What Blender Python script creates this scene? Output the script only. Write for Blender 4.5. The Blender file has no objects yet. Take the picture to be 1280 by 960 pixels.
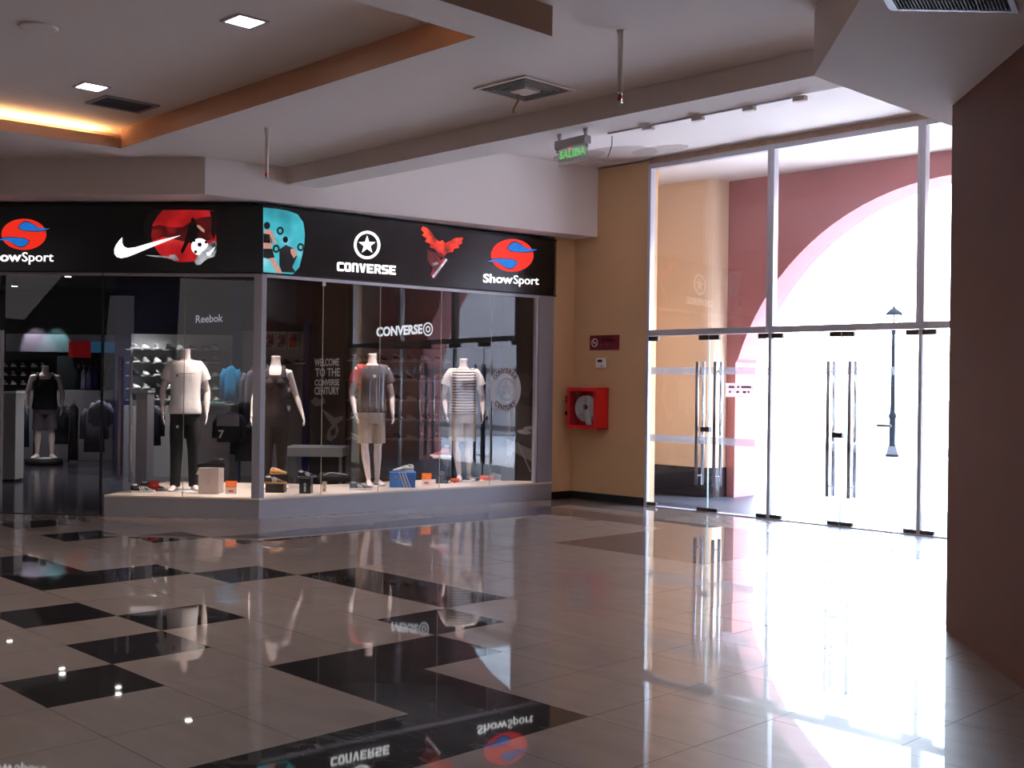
import bpy, bmesh, math, random
from math import pi, sin, cos, sqrt, radians
from mathutils import Vector, Matrix, noise as mnoise
random.seed(11)
SC = bpy.context.scene
COL = SC.collection

# ---------------------------------------------------------------- camera
F_PX = 1431.73
CAM = Vector((5.95366, -2.22857, 1.54343))
YAW, PITCH, ROLL = -0.7943895, 0.00132742, 0.01340914
_f = Vector((cos(PITCH)*sin(YAW), cos(PITCH)*cos(YAW), sin(PITCH)))
_r = Vector((cos(YAW), -sin(YAW), 0)); _u = _r.cross(_f)
R2 = cos(ROLL)*_r + sin(ROLL)*_u; U2 = -sin(ROLL)*_r + cos(ROLL)*_u
cd = bpy.data.cameras.new('camera'); cam = bpy.data.objects.new('camera', cd); COL.objects.link(cam)
cd.sensor_width = 36; cd.lens = F_PX/1280*36; cd.clip_start = .05; cd.clip_end = 500
m = Matrix.Identity(4)
for i in range(3):
    m[i][0] = R2[i]; m[i][1] = U2[i]; m[i][2] = -_f[i]; m[i][3] = CAM[i]
cam.matrix_world = m
SC.camera = cam

def ray(px, py):
    return R2*((px-640)/F_PX) - U2*((py-480)/F_PX) + _f
def at(px, py, z):                       # a pixel on the horizontal plane z
    d = ray(px, py); return CAM + d*((z-CAM.z)/d.z)
def wp(px, py, dep):                     # a pixel at a distance along the view
    return CAM + ray(px, py)*dep

# ---------------------------------------------------------------- look
SC.view_settings.view_transform = 'Standard'; SC.view_settings.look = 'None'
SC.view_settings.gamma = 1.0; SC.view_settings.use_curve_mapping = False
SC.view_settings.exposure = 1.38
cy = SC.cycles
cy.max_bounces = 10; cy.diffuse_bounces = 4; cy.glossy_bounces = 5; cy.transmission_bounces = 6
cy.transparent_max_bounces = 48; cy.caustics_reflective = True; cy.caustics_refractive = False
cy.sample_clamp_indirect = 6.0; cy.use_denoising = True; cy.blur_glossy = 1.0

# ---------------------------------------------------------------- world
SKY = 10.0
w = bpy.data.worlds.new('world'); SC.world = w; w.use_nodes = True
nt = w.node_tree; nt.nodes.clear()
tc = nt.nodes.new('ShaderNodeTexCoord'); sep = nt.nodes.new('ShaderNodeSeparateXYZ')
rmp = nt.nodes.new('ShaderNodeValToRGB'); bg = nt.nodes.new('ShaderNodeBackground'); wo = nt.nodes.new('ShaderNodeOutputWorld')
nt.links.new(tc.outputs['Generated'], sep.inputs[0]); nt.links.new(sep.outputs['Z'], rmp.inputs[0])
nt.links.new(rmp.outputs[0], bg.inputs[0]); nt.links.new(bg.outputs[0], wo.inputs[0])
bg.inputs[1].default_value = SKY
e = rmp.color_ramp.elements
e[0].position = 0.0; e[0].color = (1.0, .975, .95, 1)
e[1].position = 1.0; e[1].color = (.42, .56, .92, 1)
x_ = e.new(.10); x_.color = (.96, .96, .98, 1)
x_ = e.new(.26); x_.color = (.47, .65, .90, 1)

def lamp(name, kind, loc, energy, col=(1, 1, 1), size=.2, target=None, sizey=None, spot=None, blend=.5, spread=None):
    l = bpy.data.lights.new(name, kind); o = bpy.data.objects.new(name, l); COL.objects.link(o)
    l.energy = energy; l.color = col; o.location = loc
    if kind == 'AREA':
        l.size = size
        if sizey: l.shape = 'RECTANGLE'; l.size_y = sizey
        if spread: l.spread = spread
    elif kind != 'SUN': l.shadow_soft_size = size
    if kind == 'SPOT': l.spot_size = spot or 1.0; l.spot_blend = blend
    if target is not None:
        d = Vector(target)-Vector(loc); o.rotation_euler = d.to_track_quat('-Z', 'Y').to_euler()
    return o
sun = lamp('sun', 'SUN', (8, 16, 12), 5.0, (1, .93, .84)); sun.data.angle = .009
sun.rotation_euler = Vector((-.8, -.42, -.95)).to_track_quat('-Z', 'Y').to_euler()
# fill lights added for the rest of the mall, unseen behind the camera
lamp('mall_fill', 'AREA', (2.0, -9.0, 3.7), 26, (1, .90, .93), 6, (0, -2, 0))
lamp('mall_fill', 'AREA', (-6.5, -5.0, 3.7), 10, (1, .90, .93), 4, (-6, -3, 0))

# ---------------------------------------------------------------- materials
def lin(c):
    c = c/255.0
    return c/12.92 if c <= .04045 else ((c+.055)/1.055)**2.4
def rgb(*c): return (lin(c[0]), lin(c[1]), lin(c[2]), 1)
MATS = {}
def mat(name, col, rough=.6, metal=0, emit=0, var=.06, scale=8, bump=0, spec=.5, bscale=None, coat=0):
    if name in MATS: return MATS[name]
    M = bpy.data.materials.new(name); M.use_nodes = True; MATS[name] = M
    t = M.node_tree; b = t.nodes['Principled BSDF']
    b.inputs['Roughness'].default_value = rough; b.inputs['Metallic'].default_value = metal
    b.inputs['Specular IOR Level'].default_value = spec
    if coat: b.inputs['Coat Weight'].default_value = coat; b.inputs['Coat Roughness'].default_value = .03
    tc = t.nodes.new('ShaderNodeTexCoord'); n = t.nodes.new('ShaderNodeTexNoise'); n.inputs['Scale'].default_value = scale
    n.inputs['Detail'].default_value = 4
    t.links.new(tc.outputs['Object'], n.inputs['Vector'])
    r = t.nodes.new('ShaderNodeMapRange'); r.inputs['To Min'].default_value = 1-var; r.inputs['To Max'].default_value = 1+var
    t.links.new(n.outputs['Fac'], r.inputs['Value'])
    mx = t.nodes.new('ShaderNodeVectorMath'); mx.operation = 'SCALE'; mx.inputs[0].default_value = col[:3]
    t.links.new(r.outputs[0], mx.inputs['Scale']); t.links.new(mx.outputs[0], b.inputs['Base Color'])
    if emit:
        t.links.new(mx.outputs[0], b.inputs['Emission Color']); b.inputs['Emission Strength'].default_value = emit
    if bump:
        n2 = t.nodes.new('ShaderNodeTexNoise'); n2.inputs['Scale'].default_value = bscale or scale*3; n2.inputs['Detail'].default_value = 3
        t.links.new(tc.outputs['Object'], n2.inputs['Vector'])
        bp = t.nodes.new('ShaderNodeBump'); bp.inputs['Strength'].default_value = bump; bp.inputs['Distance'].default_value = .02
        t.links.new(n2.outputs['Fac'], bp.inputs['Height']); t.links.new(bp.outputs[0], b.inputs['Normal'])
    return M

def glass_mat(name, tint=(.93, .96, .95), ior=1.5, rough=0.0):
    M = bpy.data.materials.new(name); M.use_nodes = True; MATS[name] = M
    t = M.node_tree; t.nodes.clear()
    o = t.nodes.new('ShaderNodeOutputMaterial'); mx = t.nodes.new('ShaderNodeMixShader'); tr = t.nodes.new('ShaderNodeBsdfTransparent')
    gl = t.nodes.new('ShaderNodeBsdfGlossy'); fr = t.nodes.new('ShaderNodeFresnel')
    fr.inputs['IOR'].default_value = ior; gl.inputs['Roughness'].default_value = rough; tr.inputs[0].default_value = (*tint, 1)
    gl.inputs[0].default_value = (1, 1, 1, 1)
    ge = t.nodes.new('ShaderNodeNewGeometry'); inv = t.nodes.new('ShaderNodeMath'); inv.operation = 'SUBTRACT'; inv.inputs[0].default_value = 1
    mu = t.nodes.new('ShaderNodeMath'); mu.operation = 'MULTIPLY'
    t.links.new(ge.outputs['Backfacing'], inv.inputs[1]); t.links.new(fr.outputs[0], mu.inputs[0]); t.links.new(inv.outputs[0], mu.inputs[1])
    ml = t.nodes.new('ShaderNodeMath'); ml.operation = 'MULTIPLY'; ml.inputs[1].default_value = 1.5; ml.use_clamp = True
    t.links.new(mu.outputs[0], ml.inputs[0])
    t.links.new(ml.outputs[0], mx.inputs[0]); t.links.new(tr.outputs[0], mx.inputs[1]); t.links.new(gl.outputs[0], mx.inputs[2])
    t.links.new(mx.outputs[0], o.inputs[0]); return M
def film_mat(name, col, alpha):
    M = bpy.data.materials.new(name); M.use_nodes = True; MATS[name] = M
    b = M.node_tree.nodes['Principled BSDF']; b.inputs['Base Color'].default_value = col; b.inputs['Alpha'].default_value = alpha
    b.inputs['Roughness'].default_value = .6; return M

def tile_mat(name, c1, c2, vein, rough, var=.5, coatspec=.5, vscale=1.6, haze=0):
    """polished stone tile: faint veins, joints every 0.6 m"""
    M = bpy.data.materials.new(name); M.use_nodes = True; MATS[name] = M
    t = M.node_tree; N = t.nodes; L = t.links; b = N['Principled BSDF']
    tc = N.new('ShaderNodeTexCoord')
    n = N.new('ShaderNodeTexNoise'); n.inputs['Scale'].default_value = vscale; n.inputs['Detail'].default_value = 9; n.inputs['Distortion'].default_value = 1.2
    mp = N.new('ShaderNodeMapping'); mp.inputs['Scale'].default_value = (1, 3.2, 1); mp.inputs['Rotation'].default_value = (0, 0, .5)
    L.new(tc.outputs['Object'], mp.inputs[0]); L.new(mp.outputs[0], n.inputs['Vector'])
    cr = N.new('ShaderNodeValToRGB'); L.new(n.outputs['Fac'], cr.inputs[0]); e = cr.color_ramp.elements
    e[0].position = .3; e[0].color = c1; e[1].position = .7; e[1].color = c2
    v = e.new(.5); v.color = tuple((a+b_)/2 for a, b_ in zip(c1, c2))
    if vein:
        v2 = e.new(.515); v2.color = vein; v3 = e.new(.53); v3.color = tuple((a+b_)/2 for a, b_ in zip(c1, c2))
    # joint mask
    sp = N.new('ShaderNodeSeparateXYZ'); L.new(tc.outputs['Object'], sp.inputs[0]); ds = []
    for ax in 'XY':
        dv = N.new('ShaderNodeMath'); dv.operation = 'DIVIDE'; dv.inputs[1].default_value = .6; L.new(sp.outputs[ax], dv.inputs[0])
        ad = N.new('ShaderNodeMath'); ad.operation = 'ADD'; ad.inputs[1].default_value = .5; L.new(dv.outputs[0], ad.inputs[0])
        fr = N.new('ShaderNodeMath'); fr.operation = 'FRACT'; L.new(ad.outputs[0], fr.inputs[0])
        su = N.new('ShaderNodeMath'); su.operation = 'SUBTRACT'; su.inputs[1].default_value = .5; L.new(fr.outputs[0], su.inputs[0])
        ab = N.new('ShaderNodeMath'); ab.operation = 'ABSOLUTE'; L.new(su.outputs[0], ab.inputs[0]); ds.append(ab)
    mn = N.new('ShaderNodeMath'); mn.operation = 'MINIMUM'; L.new(ds[0].outputs[0], mn.inputs[0]); L.new(ds[1].outputs[0], mn.inputs[1])
    lt = N.new('ShaderNodeMath'); lt.operation = 'LESS_THAN'; lt.inputs[1].default_value = .0035; L.new(mn.outputs[0], lt.inputs[0])
    mx = N.new('ShaderNodeMix'); mx.data_type = 'RGBA'; L.new(lt.outputs[0], mx.inputs[0]); L.new(cr.outputs[0], mx.inputs[6]); mx.inputs[7].default_value = rgb(70, 55, 48)
    L.new(mx.outputs[2], b.inputs['Base Color'])
    rr = N.new('ShaderNodeMapRange'); rr.inputs['To Min'].default_value = haze or rough; rr.inputs['To Max'].default_value = .6; L.new(lt.outputs[0], rr.inputs['Value'])
    L.new(rr.outputs[0], b.inputs['Roughness'])
    b.inputs['Specular IOR Level'].default_value = coatspec
    if haze: b.inputs['Coat Weight'].default_value = 1; b.inputs['Coat Roughness'].default_value = rough; b.inputs['Coat IOR'].default_value = 1.37
    return M

FLOOR_L = tile_mat('beige_tile', rgb(124, 105, 95), rgb(139, 119, 108), None, .02, coatspec=.32, haze=.40)
FLOOR_D = tile_mat('black_tile', rgb(17, 13, 13), rgb(30, 24, 24), rgb(60, 50, 50), .025, coatspec=.04, haze=.4)
FLOOR_B = tile_mat('border_tile', rgb(48, 38, 40), rgb(76, 63, 66), rgb(120, 108, 110), .025, coatspec=.08, haze=.4)
PORCH_T = tile_mat('porch_tile', rgb(32, 34, 44), rgb(48, 52, 64), None, .5, coatspec=.25)
SHOP_FL = mat('shop_floor', rgb(52, 50, 56), .14, var=.15)
CEIL = mat('ceiling_paint', rgb(226, 214, 208), .85, var=.02, scale=2)
TRAY = mat('tray_warm_tint', rgb(176, 140, 118), .8, var=.03, scale=2)  # tray sides: warm tone of the cove light put into the colour
BEIGE = mat('beige_paint', rgb(208, 166, 122), .75, var=.04, scale=5, bump=.08, bscale=60)
BEIGE2 = mat('outer_beige_paint', rgb(234, 202, 170), .8, var=.04, scale=3)
BROWN = mat('brown_paint', rgb(118, 76, 62), .6, var=.05, scale=3, bump=.08, bscale=60)
REDW = mat('red_plaster', rgb(172, 110, 110), .85, var=.10, scale=1.2, bump=.1, bscale=20)
DARKTILE = mat('dark_skirting_tile', rgb(34, 28, 32), .15, var=.2)
BLACKB = mat('black_skirting', rgb(26, 22, 22), .3)
ALU = mat('brushed_aluminium', rgb(150, 146, 152), .45, metal=.2, var=.04, scale=20)
ALUF = mat('painted_aluminium', rgb(190, 186, 192), .45, metal=.3, var=.02)
STEEL = mat('steel', rgb(150, 145, 148), .25, metal=1, var=.03)
def paper_mat(name, col):
    M = bpy.data.materials.new(name); M.use_nodes = True; t = M.node_tree; b = t.nodes['Principled BSDF']; b.inputs['Base Color'].default_value = col; b.inputs['Roughness'].default_value = .8
    tr = t.nodes.new('ShaderNodeBsdfTranslucent'); tr.inputs[0].default_value = col; mx = t.nodes.new('ShaderNodeMixShader'); mx.inputs[0].default_value = .5
    t.links.new(b.outputs[0], mx.inputs[1]); t.links.new(tr.outputs[0], mx.inputs[2]); t.links.new(mx.outputs[0], t.nodes['Material Output'].inputs[0]); return M
CHROME = mat('chrome', rgb(215, 213, 215), .1, metal=1, var=.02)
DSTEEL = mat('dark_steel', rgb(92, 82, 80), .35, metal=.8)
BLACK = mat('black_gloss', rgb(9, 9, 12), .22, var=.1)
MBLACK = mat('black_matt', rgb(16, 15, 18), .7, var=.1)
NAVY = mat('navy_panel', rgb(26, 28, 62), .6, var=.1)
WHITEP = mat('white_panel', rgb(205, 205, 205), .5, var=.03)
GREYP = mat('grey_panel', rgb(150, 148, 148), .55, var=.05)
CONC = mat('concrete_paving', rgb(215, 208, 200), .9, var=.1, scale=1)
GLASS = glass_mat('clear_glass', (.97, .985, .98))
SGLASS = glass_mat('shop_glass', (.90, .91, .93))
FROST = film_mat('frosted_film', rgb(222, 222, 230), .45)
SKIN = mat('mannequin_white', rgb(232, 214, 206), .45, var=.02)
WTXT = mat('lit_white', (1, 1, 1, 1), .5, emit=.62, var=.02)
RTXT = mat('lit_red', rgb(235, 44, 26), .5, emit=.36, var=.04)
BTXT = mat('lit_blue', rgb(24, 110, 200), .5, emit=.36, var=.3, scale=14)

# ---------------------------------------------------------------- mesh helpers
class MB:
    def __init__(s): s.v = []; s.f = []; s.m = []; s.k = 0; s.sm = []
    def add(s, vs, fs, mi=0, smooth=False):
        b = len(s.v); s.v += [Vector(p) for p in vs]
        for f in fs: s.f.append([b+i for i in f]); s.m.append(mi); s.sm.append(smooth)
        return s
    def box(s, c, d, M=None, mi=0):
        c = Vector(c); vs = []
        for i in range(8):
            p = Vector(((i & 1)-.5, ((i >> 1) & 1)-.5, ((i >> 2) & 1)-.5)); p = Vector((p.x*d[0], p.y*d[1], p.z*d[2]))
            vs.append(c+(M @ p if M else p))
        return s.add(vs, [(0, 2, 3, 1), (4, 5, 7, 6), (0, 1, 5, 4), (2, 6, 7, 3), (0, 4, 6, 2), (1, 3, 7, 5)], mi)
    def bx(s, a, b, mi=0):
        a = Vector(a); b = Vector(b); return s.box((a+b)/2, [abs(b[i]-a[i]) for i in range(3)], None, mi)
    def prism(s, pts, ext, mi=0):
        """closed polygon pts, extruded along vector ext"""
        n = len(pts); ext = Vector(ext); pts = [Vector(p) for p in pts]
        nrm = Vector((0, 0, 0))
        for i in range(n): nrm += pts[i].cross(pts[(i+1) % n])
        if nrm.dot(ext) > 0: pts = pts[::-1]
        vs = pts+[p+ext for p in pts]
        fs = [tuple(range(n)), tuple(range(2*n-1, n-1, -1))]+[(i, i+n, (i+1) % n+n, (i+1) % n) for i in range(n)]
        return s.add(vs, fs, mi)
    def poly(s, pts, z0, z1, mi=0):
        return s.prism([Vector((p[0], p[1], z0)) for p in pts], (0, 0, z1-z0), mi)
    def wall(s, a, b, th, z0, z1, mi=0):
        """upright wall from a to b, thickness th to the left of a->b"""
        a = Vector((a[0], a[1], 0)); b = Vector((b[0], b[1], 0)); d = (b-a).normalized(); n = Vector((-d.y, d.x, 0))*th
        return s.poly([a, b, b+n, a+n], z0, z1, mi)
    def loft(s, rings, mi=0, caps=True, smooth=True):
        n = len(rings[0]); vs = [p for r in rings for p in r]; fs = []
        for i in range(len(rings)-1):
            for j in range(n):
                k = (j+1) % n; fs.append((i*n+j, i*n+k, (i+1)*n+k, (i+1)*n+j))
        if caps: fs.append(tuple(range(n-1, -1, -1))); fs.append(tuple((len(rings)-1)*n+j for j in range(n)))
        return s.add(vs, fs, mi, smooth)
    def tube(s, path, rad, n=10, mi=0, smooth=True):
        path = [Vector(p) for p in path]
        if not hasattr(rad, '__len__'): rad = [rad]*len(path)
        rings = []; up = None
        for i, p in enumerate(path):
            d = (path[min(i+1, len(path)-1)]-path[max(i-1, 0)]).normalized()
            if up is None:
                up = Vector((0, 0, 1)) if abs(d.z) < .9 else Vector((1, 0, 0))
            a = d.cross(up).normalized(); b = a.cross(d).normalized(); up = b
            r = rad[i]; ra, rb = (r if hasattr(r, '__len__') else (r, r))
            rings.append([p-a*ra*cos(2*pi*j/n)+b*rb*sin(2*pi*j/n) for j in range(n)])
        return s.loft(rings, mi, True, smooth)
    def lathe(s, prof, c=(0, 0, 0), n=20, mi=0):
        c = Vector(c); rings = [[c+Vector((r*cos(2*pi*j/n), r*sin(2*pi*j/n), z)) for j in range(n)] for r, z in prof]
        return s.loft(rings, mi, True, True)
    def build(s, name, mats, parent=None, bevel=0, smooth=None):
        if not isinstance(mats, (list, tuple)): mats = [mats]
        me = bpy.data.meshes.new(name); me.from_pydata(s.v, [], s.f)
        for M in mats: me.materials.append(M)
        for p, mi, sm in zip(me.polygons, s.m, s.sm): p.material_index = mi; p.use_smooth = sm if smooth is None else smooth
        me.update()
        o = bpy.data.objects.new(name, me); COL.objects.link(o)
        if parent is not None: o.parent = parent
        if bevel:
            b = o.modifiers.new('bevel', 'BEVEL'); b.width = bevel; b.segments = 2; b.limit_method = 'ANGLE'
        return o

def thing(name, label, cat, loc=(0, 0, 0), rz=0, group=None, sc=1):
    o = bpy.data.objects.new(name, None); COL.objects.link(o); o.location = loc; o.rotation_euler = (0, 0, rz); o.empty_display_size = .1
    if sc != 1: o.scale = (sc, sc, sc) if not hasattr(sc, '__len__') else sc
    return tag(o, label, cat, group)
def tag(o, label, cat, group=None):
    o['label'] = label; o['category'] = cat
    if group: o['group'] = group
    return o
def struct(o): o['kind'] = 'structure'; return o
def sempty(name, loc=(0, 0, 0)):
    o = bpy.data.objects.new(name, None); COL.objects.link(o); o.location = loc; o['kind'] = 'structure'; return o
def dup(root, loc, rz=None, label=None, group=None, sc=None):
    def cp(o, par):
        c = o.copy(); COL.objects.link(c)
        if par: c.parent = par
        for ch in [x for x in bpy.data.objects if x.parent == o]: cp(ch, c)
        return c
    r = cp(root, None); r.location = loc
    if rz is not None: r.rotation_euler = (0, 0, rz)
    if sc: r.scale = (sc, sc, sc) if not hasattr(sc, '__len__') else sc
    if label: r['label'] = label
    if group: r['group'] = group
    return r

def text_mesh(body, size=1.0, bold=0.0, spacing=1.0, align='LEFT', ext=.0):
    cu = bpy.data.curves.new('txt', 'FONT'); cu.body = body; cu.size = size; cu.offset = bold; cu.space_character = spacing
    cu.align_x = align; cu.extrude = ext; cu.resolution_u = 3; cu.space_line = .85
    o = bpy.data.objects.new('txt', cu); COL.objects.link(o); dg = bpy.context.evaluated_depsgraph_get(); dg.update()
    me = bpy.data.meshes.new_from_object(o.evaluated_get(dg)); bpy.data.objects.remove(o); bpy.data.curves.remove(cu)
    vs = [v.co.copy() for v in me.vertices]; fs = [tuple(p.vertices) for p in me.polygons]; bpy.data.meshes.remove(me)
    return vs, fs
class Plane:
    """an upright plane with origin O, horizontal axis a, normal n (towards the viewer)"""
    def __init__(s, O, a):
        s.O = Vector((O[0], O[1], 0)); s.a = Vector((a[0], a[1], 0)).normalized(); s.n = Vector((s.a.y, -s.a.x, 0))
        if s.n.dot(CAM-s.O) < 0: s.n = -s.n
    def st(s, px, py):
        d = ray(px, py); t = (s.O-CAM).dot(s.n)/d.dot(s.n); p = CAM+d*t
        return (p-s.O).dot(s.a), p.z
    def P(s, q, h=0): return s.O+s.a*q[0]+s.n*h+Vector((0, 0, q[1]))
    def pp(s, px, py, h=0): return s.P(s.st(px, py), h)
    def shape(s, mb, pix, h0, h1, mi=0):
        """outline given in photograph pixels, on the plane from height h0 to h1"""
        pts = [s.P(s.st(*q), h0) for q in pix]; return mb.prism(pts, s.n*(h1-h0), mi)
    def ell(s, mb, c, rx, ry, h0, h1, mi=0, n=32, rot=0):
        return s.shape(mb, [(c[0]+rx*cos(2*pi*i/n)*cos(rot)-ry*sin(2*pi*i/n)*sin(rot), c[1]+rx*cos(2*pi*i/n)*sin(rot)+ry*sin(2*pi*i/n)*cos(rot)) for i in range(n)], h0, h1, mi)
    def ring(s, mb, c, r0, r1, h0, h1, mi=0, n=40, ratio=1.0):
        A = [(c[0]+r1*cos(2*pi*i/n)*ratio, c[1]+r1*sin(2*pi*i/n)) for i in range(n)]; B = [(c[0]+r0*cos(2*pi*i/n)*ratio, c[1]+r0*sin(2*pi*i/n)) for i in range(n)]
        for i in range(n):
            j = (i+1) % n; s.shape(mb, [A[i], A[j], B[j], B[i]], h0, h1, mi)
    def text(s, mb, body, x0, y0, x1, y1, hpx, h=.004, th=.006, mi=0, bold=0.0, spacing=1.0, slant=0):
        """text whose baseline runs from pixel (x0,y0) to (x1,y1), capital height hpx pixels"""
        a0 = s.st(x0, y0); a1 = s.st(x1, y1); top = s.st(x0, y0-hpx); H = top[1]-a0[1]
        vs, fs = text_mesh(body, 1.0, bold, spacing, ext=.001)
        mx = max(v.x for v in vs); mnx = min(v.x for v in vs); cap = .70
        sx = (a1[0]-a0[0])/(mx-mnx); sy = H/cap
        out = []
        for v in vs:
            q = (a0[0]+(v.x-mnx+slant*v.y)*sx, a0[1]+v.y*sy+(v.x-mnx)/(mx-mnx)*(a1[1]-a0[1]))
            out.append(s.P(q, h+(th if v.z > 0 else 0)))
        mb.add(out, fs, mi)

def remesh(mb, voxel, name='tmp', smooth_it=3):
    o = mb.build(name, SKIN)
    r = o.modifiers.new('r', 'REMESH'); r.mode = 'VOXEL'; r.voxel_size = voxel; r.use_smooth_shade = True
    sm = o.modifiers.new('s', 'SMOOTH'); sm.iterations = smooth_it; sm.factor = .5
    dg = bpy.context.evaluated_depsgraph_get(); dg.update()
    me = bpy.data.meshes.new_from_object(o.evaluated_get(dg)); old = o.data
    bpy.data.objects.remove(o); bpy.data.meshes.remove(old)
    for p in me.polygons: p.use_smooth = True
    return me
def link_mesh(name, me, M, parent):
    o = bpy.data.objects.new(name, me); me.materials.clear(); me.materials.append(M); COL.objects.link(o); o.parent = parent; return o
#@@STRUCT
# ================================================================ SETTING
def line_x(p, d, q, e):
    """intersection of p+t*d and q+s*e in plan"""
    den = d[0]*e[1]-d[1]*e[0]; t = ((q[0]-p[0])*e[1]-(q[1]-p[1])*e[0])/den
    return Vector((p[0]+t*d[0], p[1]+t*d[1], 0))
DY = 9.5                                  # plane of the glass doors
A = Vector((-5.232, 4.79, 0)); B = Vector((-4.815, 9.13, 0)); L = Vector((-6.594, 3.612, 0))
dR = (B-A).normalized(); dL = (A-L).normalized(); inR = Vector((-dR.y, dR.x, 0)); inL = Vector((-dL.y, dL.x, 0))
LF = A-dL*9.0                             # far left end of the shop front
PR = Plane(A, dR); PL = Plane(A, dL)
ZS0, ZF0, ZF1 = .235, 2.765, 3.545
ZC, ZB, ZV, ZP = 3.985, 3.79, 4.52, 4.5   # ceiling, beam, ceiling by the doors, porch

# floor: one slab of 0.6 m tiles, black ones as laid
black = {(0,0),(-1,1),(-2,2),(-3,1),(-5,3),(-4,4),(-3,5),(-2,5),(-1,5),(0,4),(-7,2),(-6,2),(-5,2),(-9,4),(-8,5),(1,2),(1,3),(2,2),(3,2),(3,1),(3,0),(3,-1),(-1,-1),
         (-10,2),(-11,4),(-12,3),(5,-3),(6,-2),(-4,-3),(2,-5),(-6,-1),(-8,0),(8,-4),(7,2),(9,3),(-13,1)}
border = {(-7, j) for j in range(6, 14)} | {(i, 13) for i in range(-6, 6)} | {(i, j) for i in range(-3, 0) for j in range(10, 13)}
mb = MB()
for i in range(-28, 28):
    for j in range(-25, 16):
        y1 = min((j+1)*.6, DY); k = 1 if (i, j) in black else 2 if (i, j) in border else 0
        ta, tb = random.uniform(-.0003, .0003), random.uniform(-.0003, .0003)      # each tile lies a hair out of level
        mb.add([(i*.6, j*.6, -ta-tb), ((i+1)*.6, j*.6, ta-tb), ((i+1)*.6, y1, ta+tb), (i*.6, y1, tb-ta)], [(0, 1, 2, 3)], k)
struct(mb.build('floor', [FLOOR_L, FLOOR_D, FLOOR_B]))
mb = MB(); mb.bx((-16.8, -15.2, -.3), (16.8, DY, -.012)); struct(mb.build('floor_light_seal', mat('seal_slab', rgb(70, 58, 52), .9)))  # unseen slab added to block light from below the tile joints
mb = MB(); mb.poly([(-5.1, DY), (6, DY), (6, 11.95), (-5.1, 11.95)], -.2, 0)
struct(mb.build('floor_porch', PORCH_T))
mb = MB(); mb.poly([(-80, 11.95), (90, 11.95), (90, 200), (-80, 200)], -.3, -.02)
struct(mb.build('ground', CONC))
# threshold strip of the doors
mb = MB(); mb.bx((-3.46, DY-.06, 0), (2.15, DY+.06, .012)); struct(mb.build('trim_1', ALUF))

# ceiling slabs
SH0 = Vector((-5.289, 4.094, 0)); SH1 = Vector((-4.37, 9.5, 0)); SHL = Vector((-7.148, 2.616, 0))
dH = (SHL-SH0).normalized(); SHF = SH0+dH*9
mb = MB()
mb.poly([(-16, -14), (16, -14), (16, 5.1), (-16, 5.1)], ZC, 4.7)                # main ceiling
mb.poly([(-6, 5.1), (16, 5.1), (16, DY+.02), (-6, DY+.02)], ZV, 4.7)           # ceiling by the doors
struct(mb.build('ceiling', CEIL))
mb = MB(); mb.bx((-5.6, 5.035, ZB), (16, 5.44, ZV+.05)); struct(mb.build('trim_2', CEIL))   # down-stand beam
# plaster bulkhead over the shop front
mb = MB(); back = .9
n1 = Vector((-(SH1-SH0).normalized().y, (SH1-SH0).normalized().x, 0)); nl = Vector((dH.y, -dH.x, 0))
mb.poly([SHF, SH0, SH1, SH1+n1*back, line_x(SH0+n1*back, SH1-SH0, SH0+nl*back, dH), SHF+nl*back], 3.58, 4.6)
struct(mb.build('trim_3', CEIL))

# tray: dropped frame with two lit troughs
mb = MB(); zt = ZB
C1 = Vector((-4.95, 3.14)); I1 = Vector((-4.636, 2.82)); 
oL = Vector((-5.30, -3.0)); iL = Vector((-4.99, -3.0))
mb.poly([(C1.x, C1.y), (.865, 3.09), (.865, 2.76), (I1.x, I1.y)], zt, ZC+.02)
struct(mb.build('trim_4', [TRAY, CEIL]))
o = bpy.data.objects['trim_4']
for p in o.data.polygons:
    if p.normal.z < -.5: p.material_index = 1
def trough(name, inner0, inner1, outer0, outer1):
    mb = MB(); i0, i1, o0, o1 = [Vector(q) for q in (inner0, inner1, outer0, outer1)]
    mb.poly([i0, i1, o1, o0], zt, zt+.03)
    d = (o0-i0).normalized()*.02; mb.poly([i0, i1, i1+d, i0+d], zt+.03, 3.895)
    d = (i0-o0).normalized()*.03; mb.poly([o0, o1, o1+d, o0+d], zt+.03, ZC+.01)
    o = struct(mb.build(name, [TRAY, CEIL]))
    for p in o.data.polygons:
        if p.normal.z < -.5: p.material_index = 1
trough('trim_5', I1, iL, C1, oL)
trough('trim_6', (.497, 2.765), (.45, -3.0), (.865, 2.765), (.82, -3.0))
mb = MB(); mb.bx((-5.3, -3.3, zt), (.85, -3.0, ZC+.01)); struct(mb.build('trim_7', CEIL))

# slanted bulkhead and wall at the right
CW0 = Vector((2.653, 4.967, 0)); dC = Vector((.642, -.767, 0)); CW1 = CW0+dC*9; nC = Vector((.767, .642, 0))
S1 = at(1017, 95, 3.57); S2 = S1+dC*6; pC = CW0.copy(); pC.z = 3.39
nS = (S2-S1).cross(pC-S1).normalized()
def on_soffit(px, py): d = ray(px, py); return CAM+d*((S1-CAM).dot(nS)/d.dot(nS))
def soff_z(x, y): return S1.z-((x-S1.x)*nS.x+(y-S1.y)*nS.y)/nS.z
S3 = on_soffit(1178, 153.5); e = (S3-S1).normalized(); S4 = S1+e*9
pts = [S1, S2, Vector((S2.x+4, S2.y+3.4, 0)), S4]
for p in pts: p.z = soff_z(p.x, p.y)
mb = MB(); mb.add([*pts, *[Vector((p.x, p.y, 4.6)) for p in pts]], [(0, 1, 2, 3), (7, 6, 5, 4), (0, 4, 5, 1), (1, 5, 6, 2), (2, 6, 7, 3), (3, 7, 4, 0)])
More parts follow.
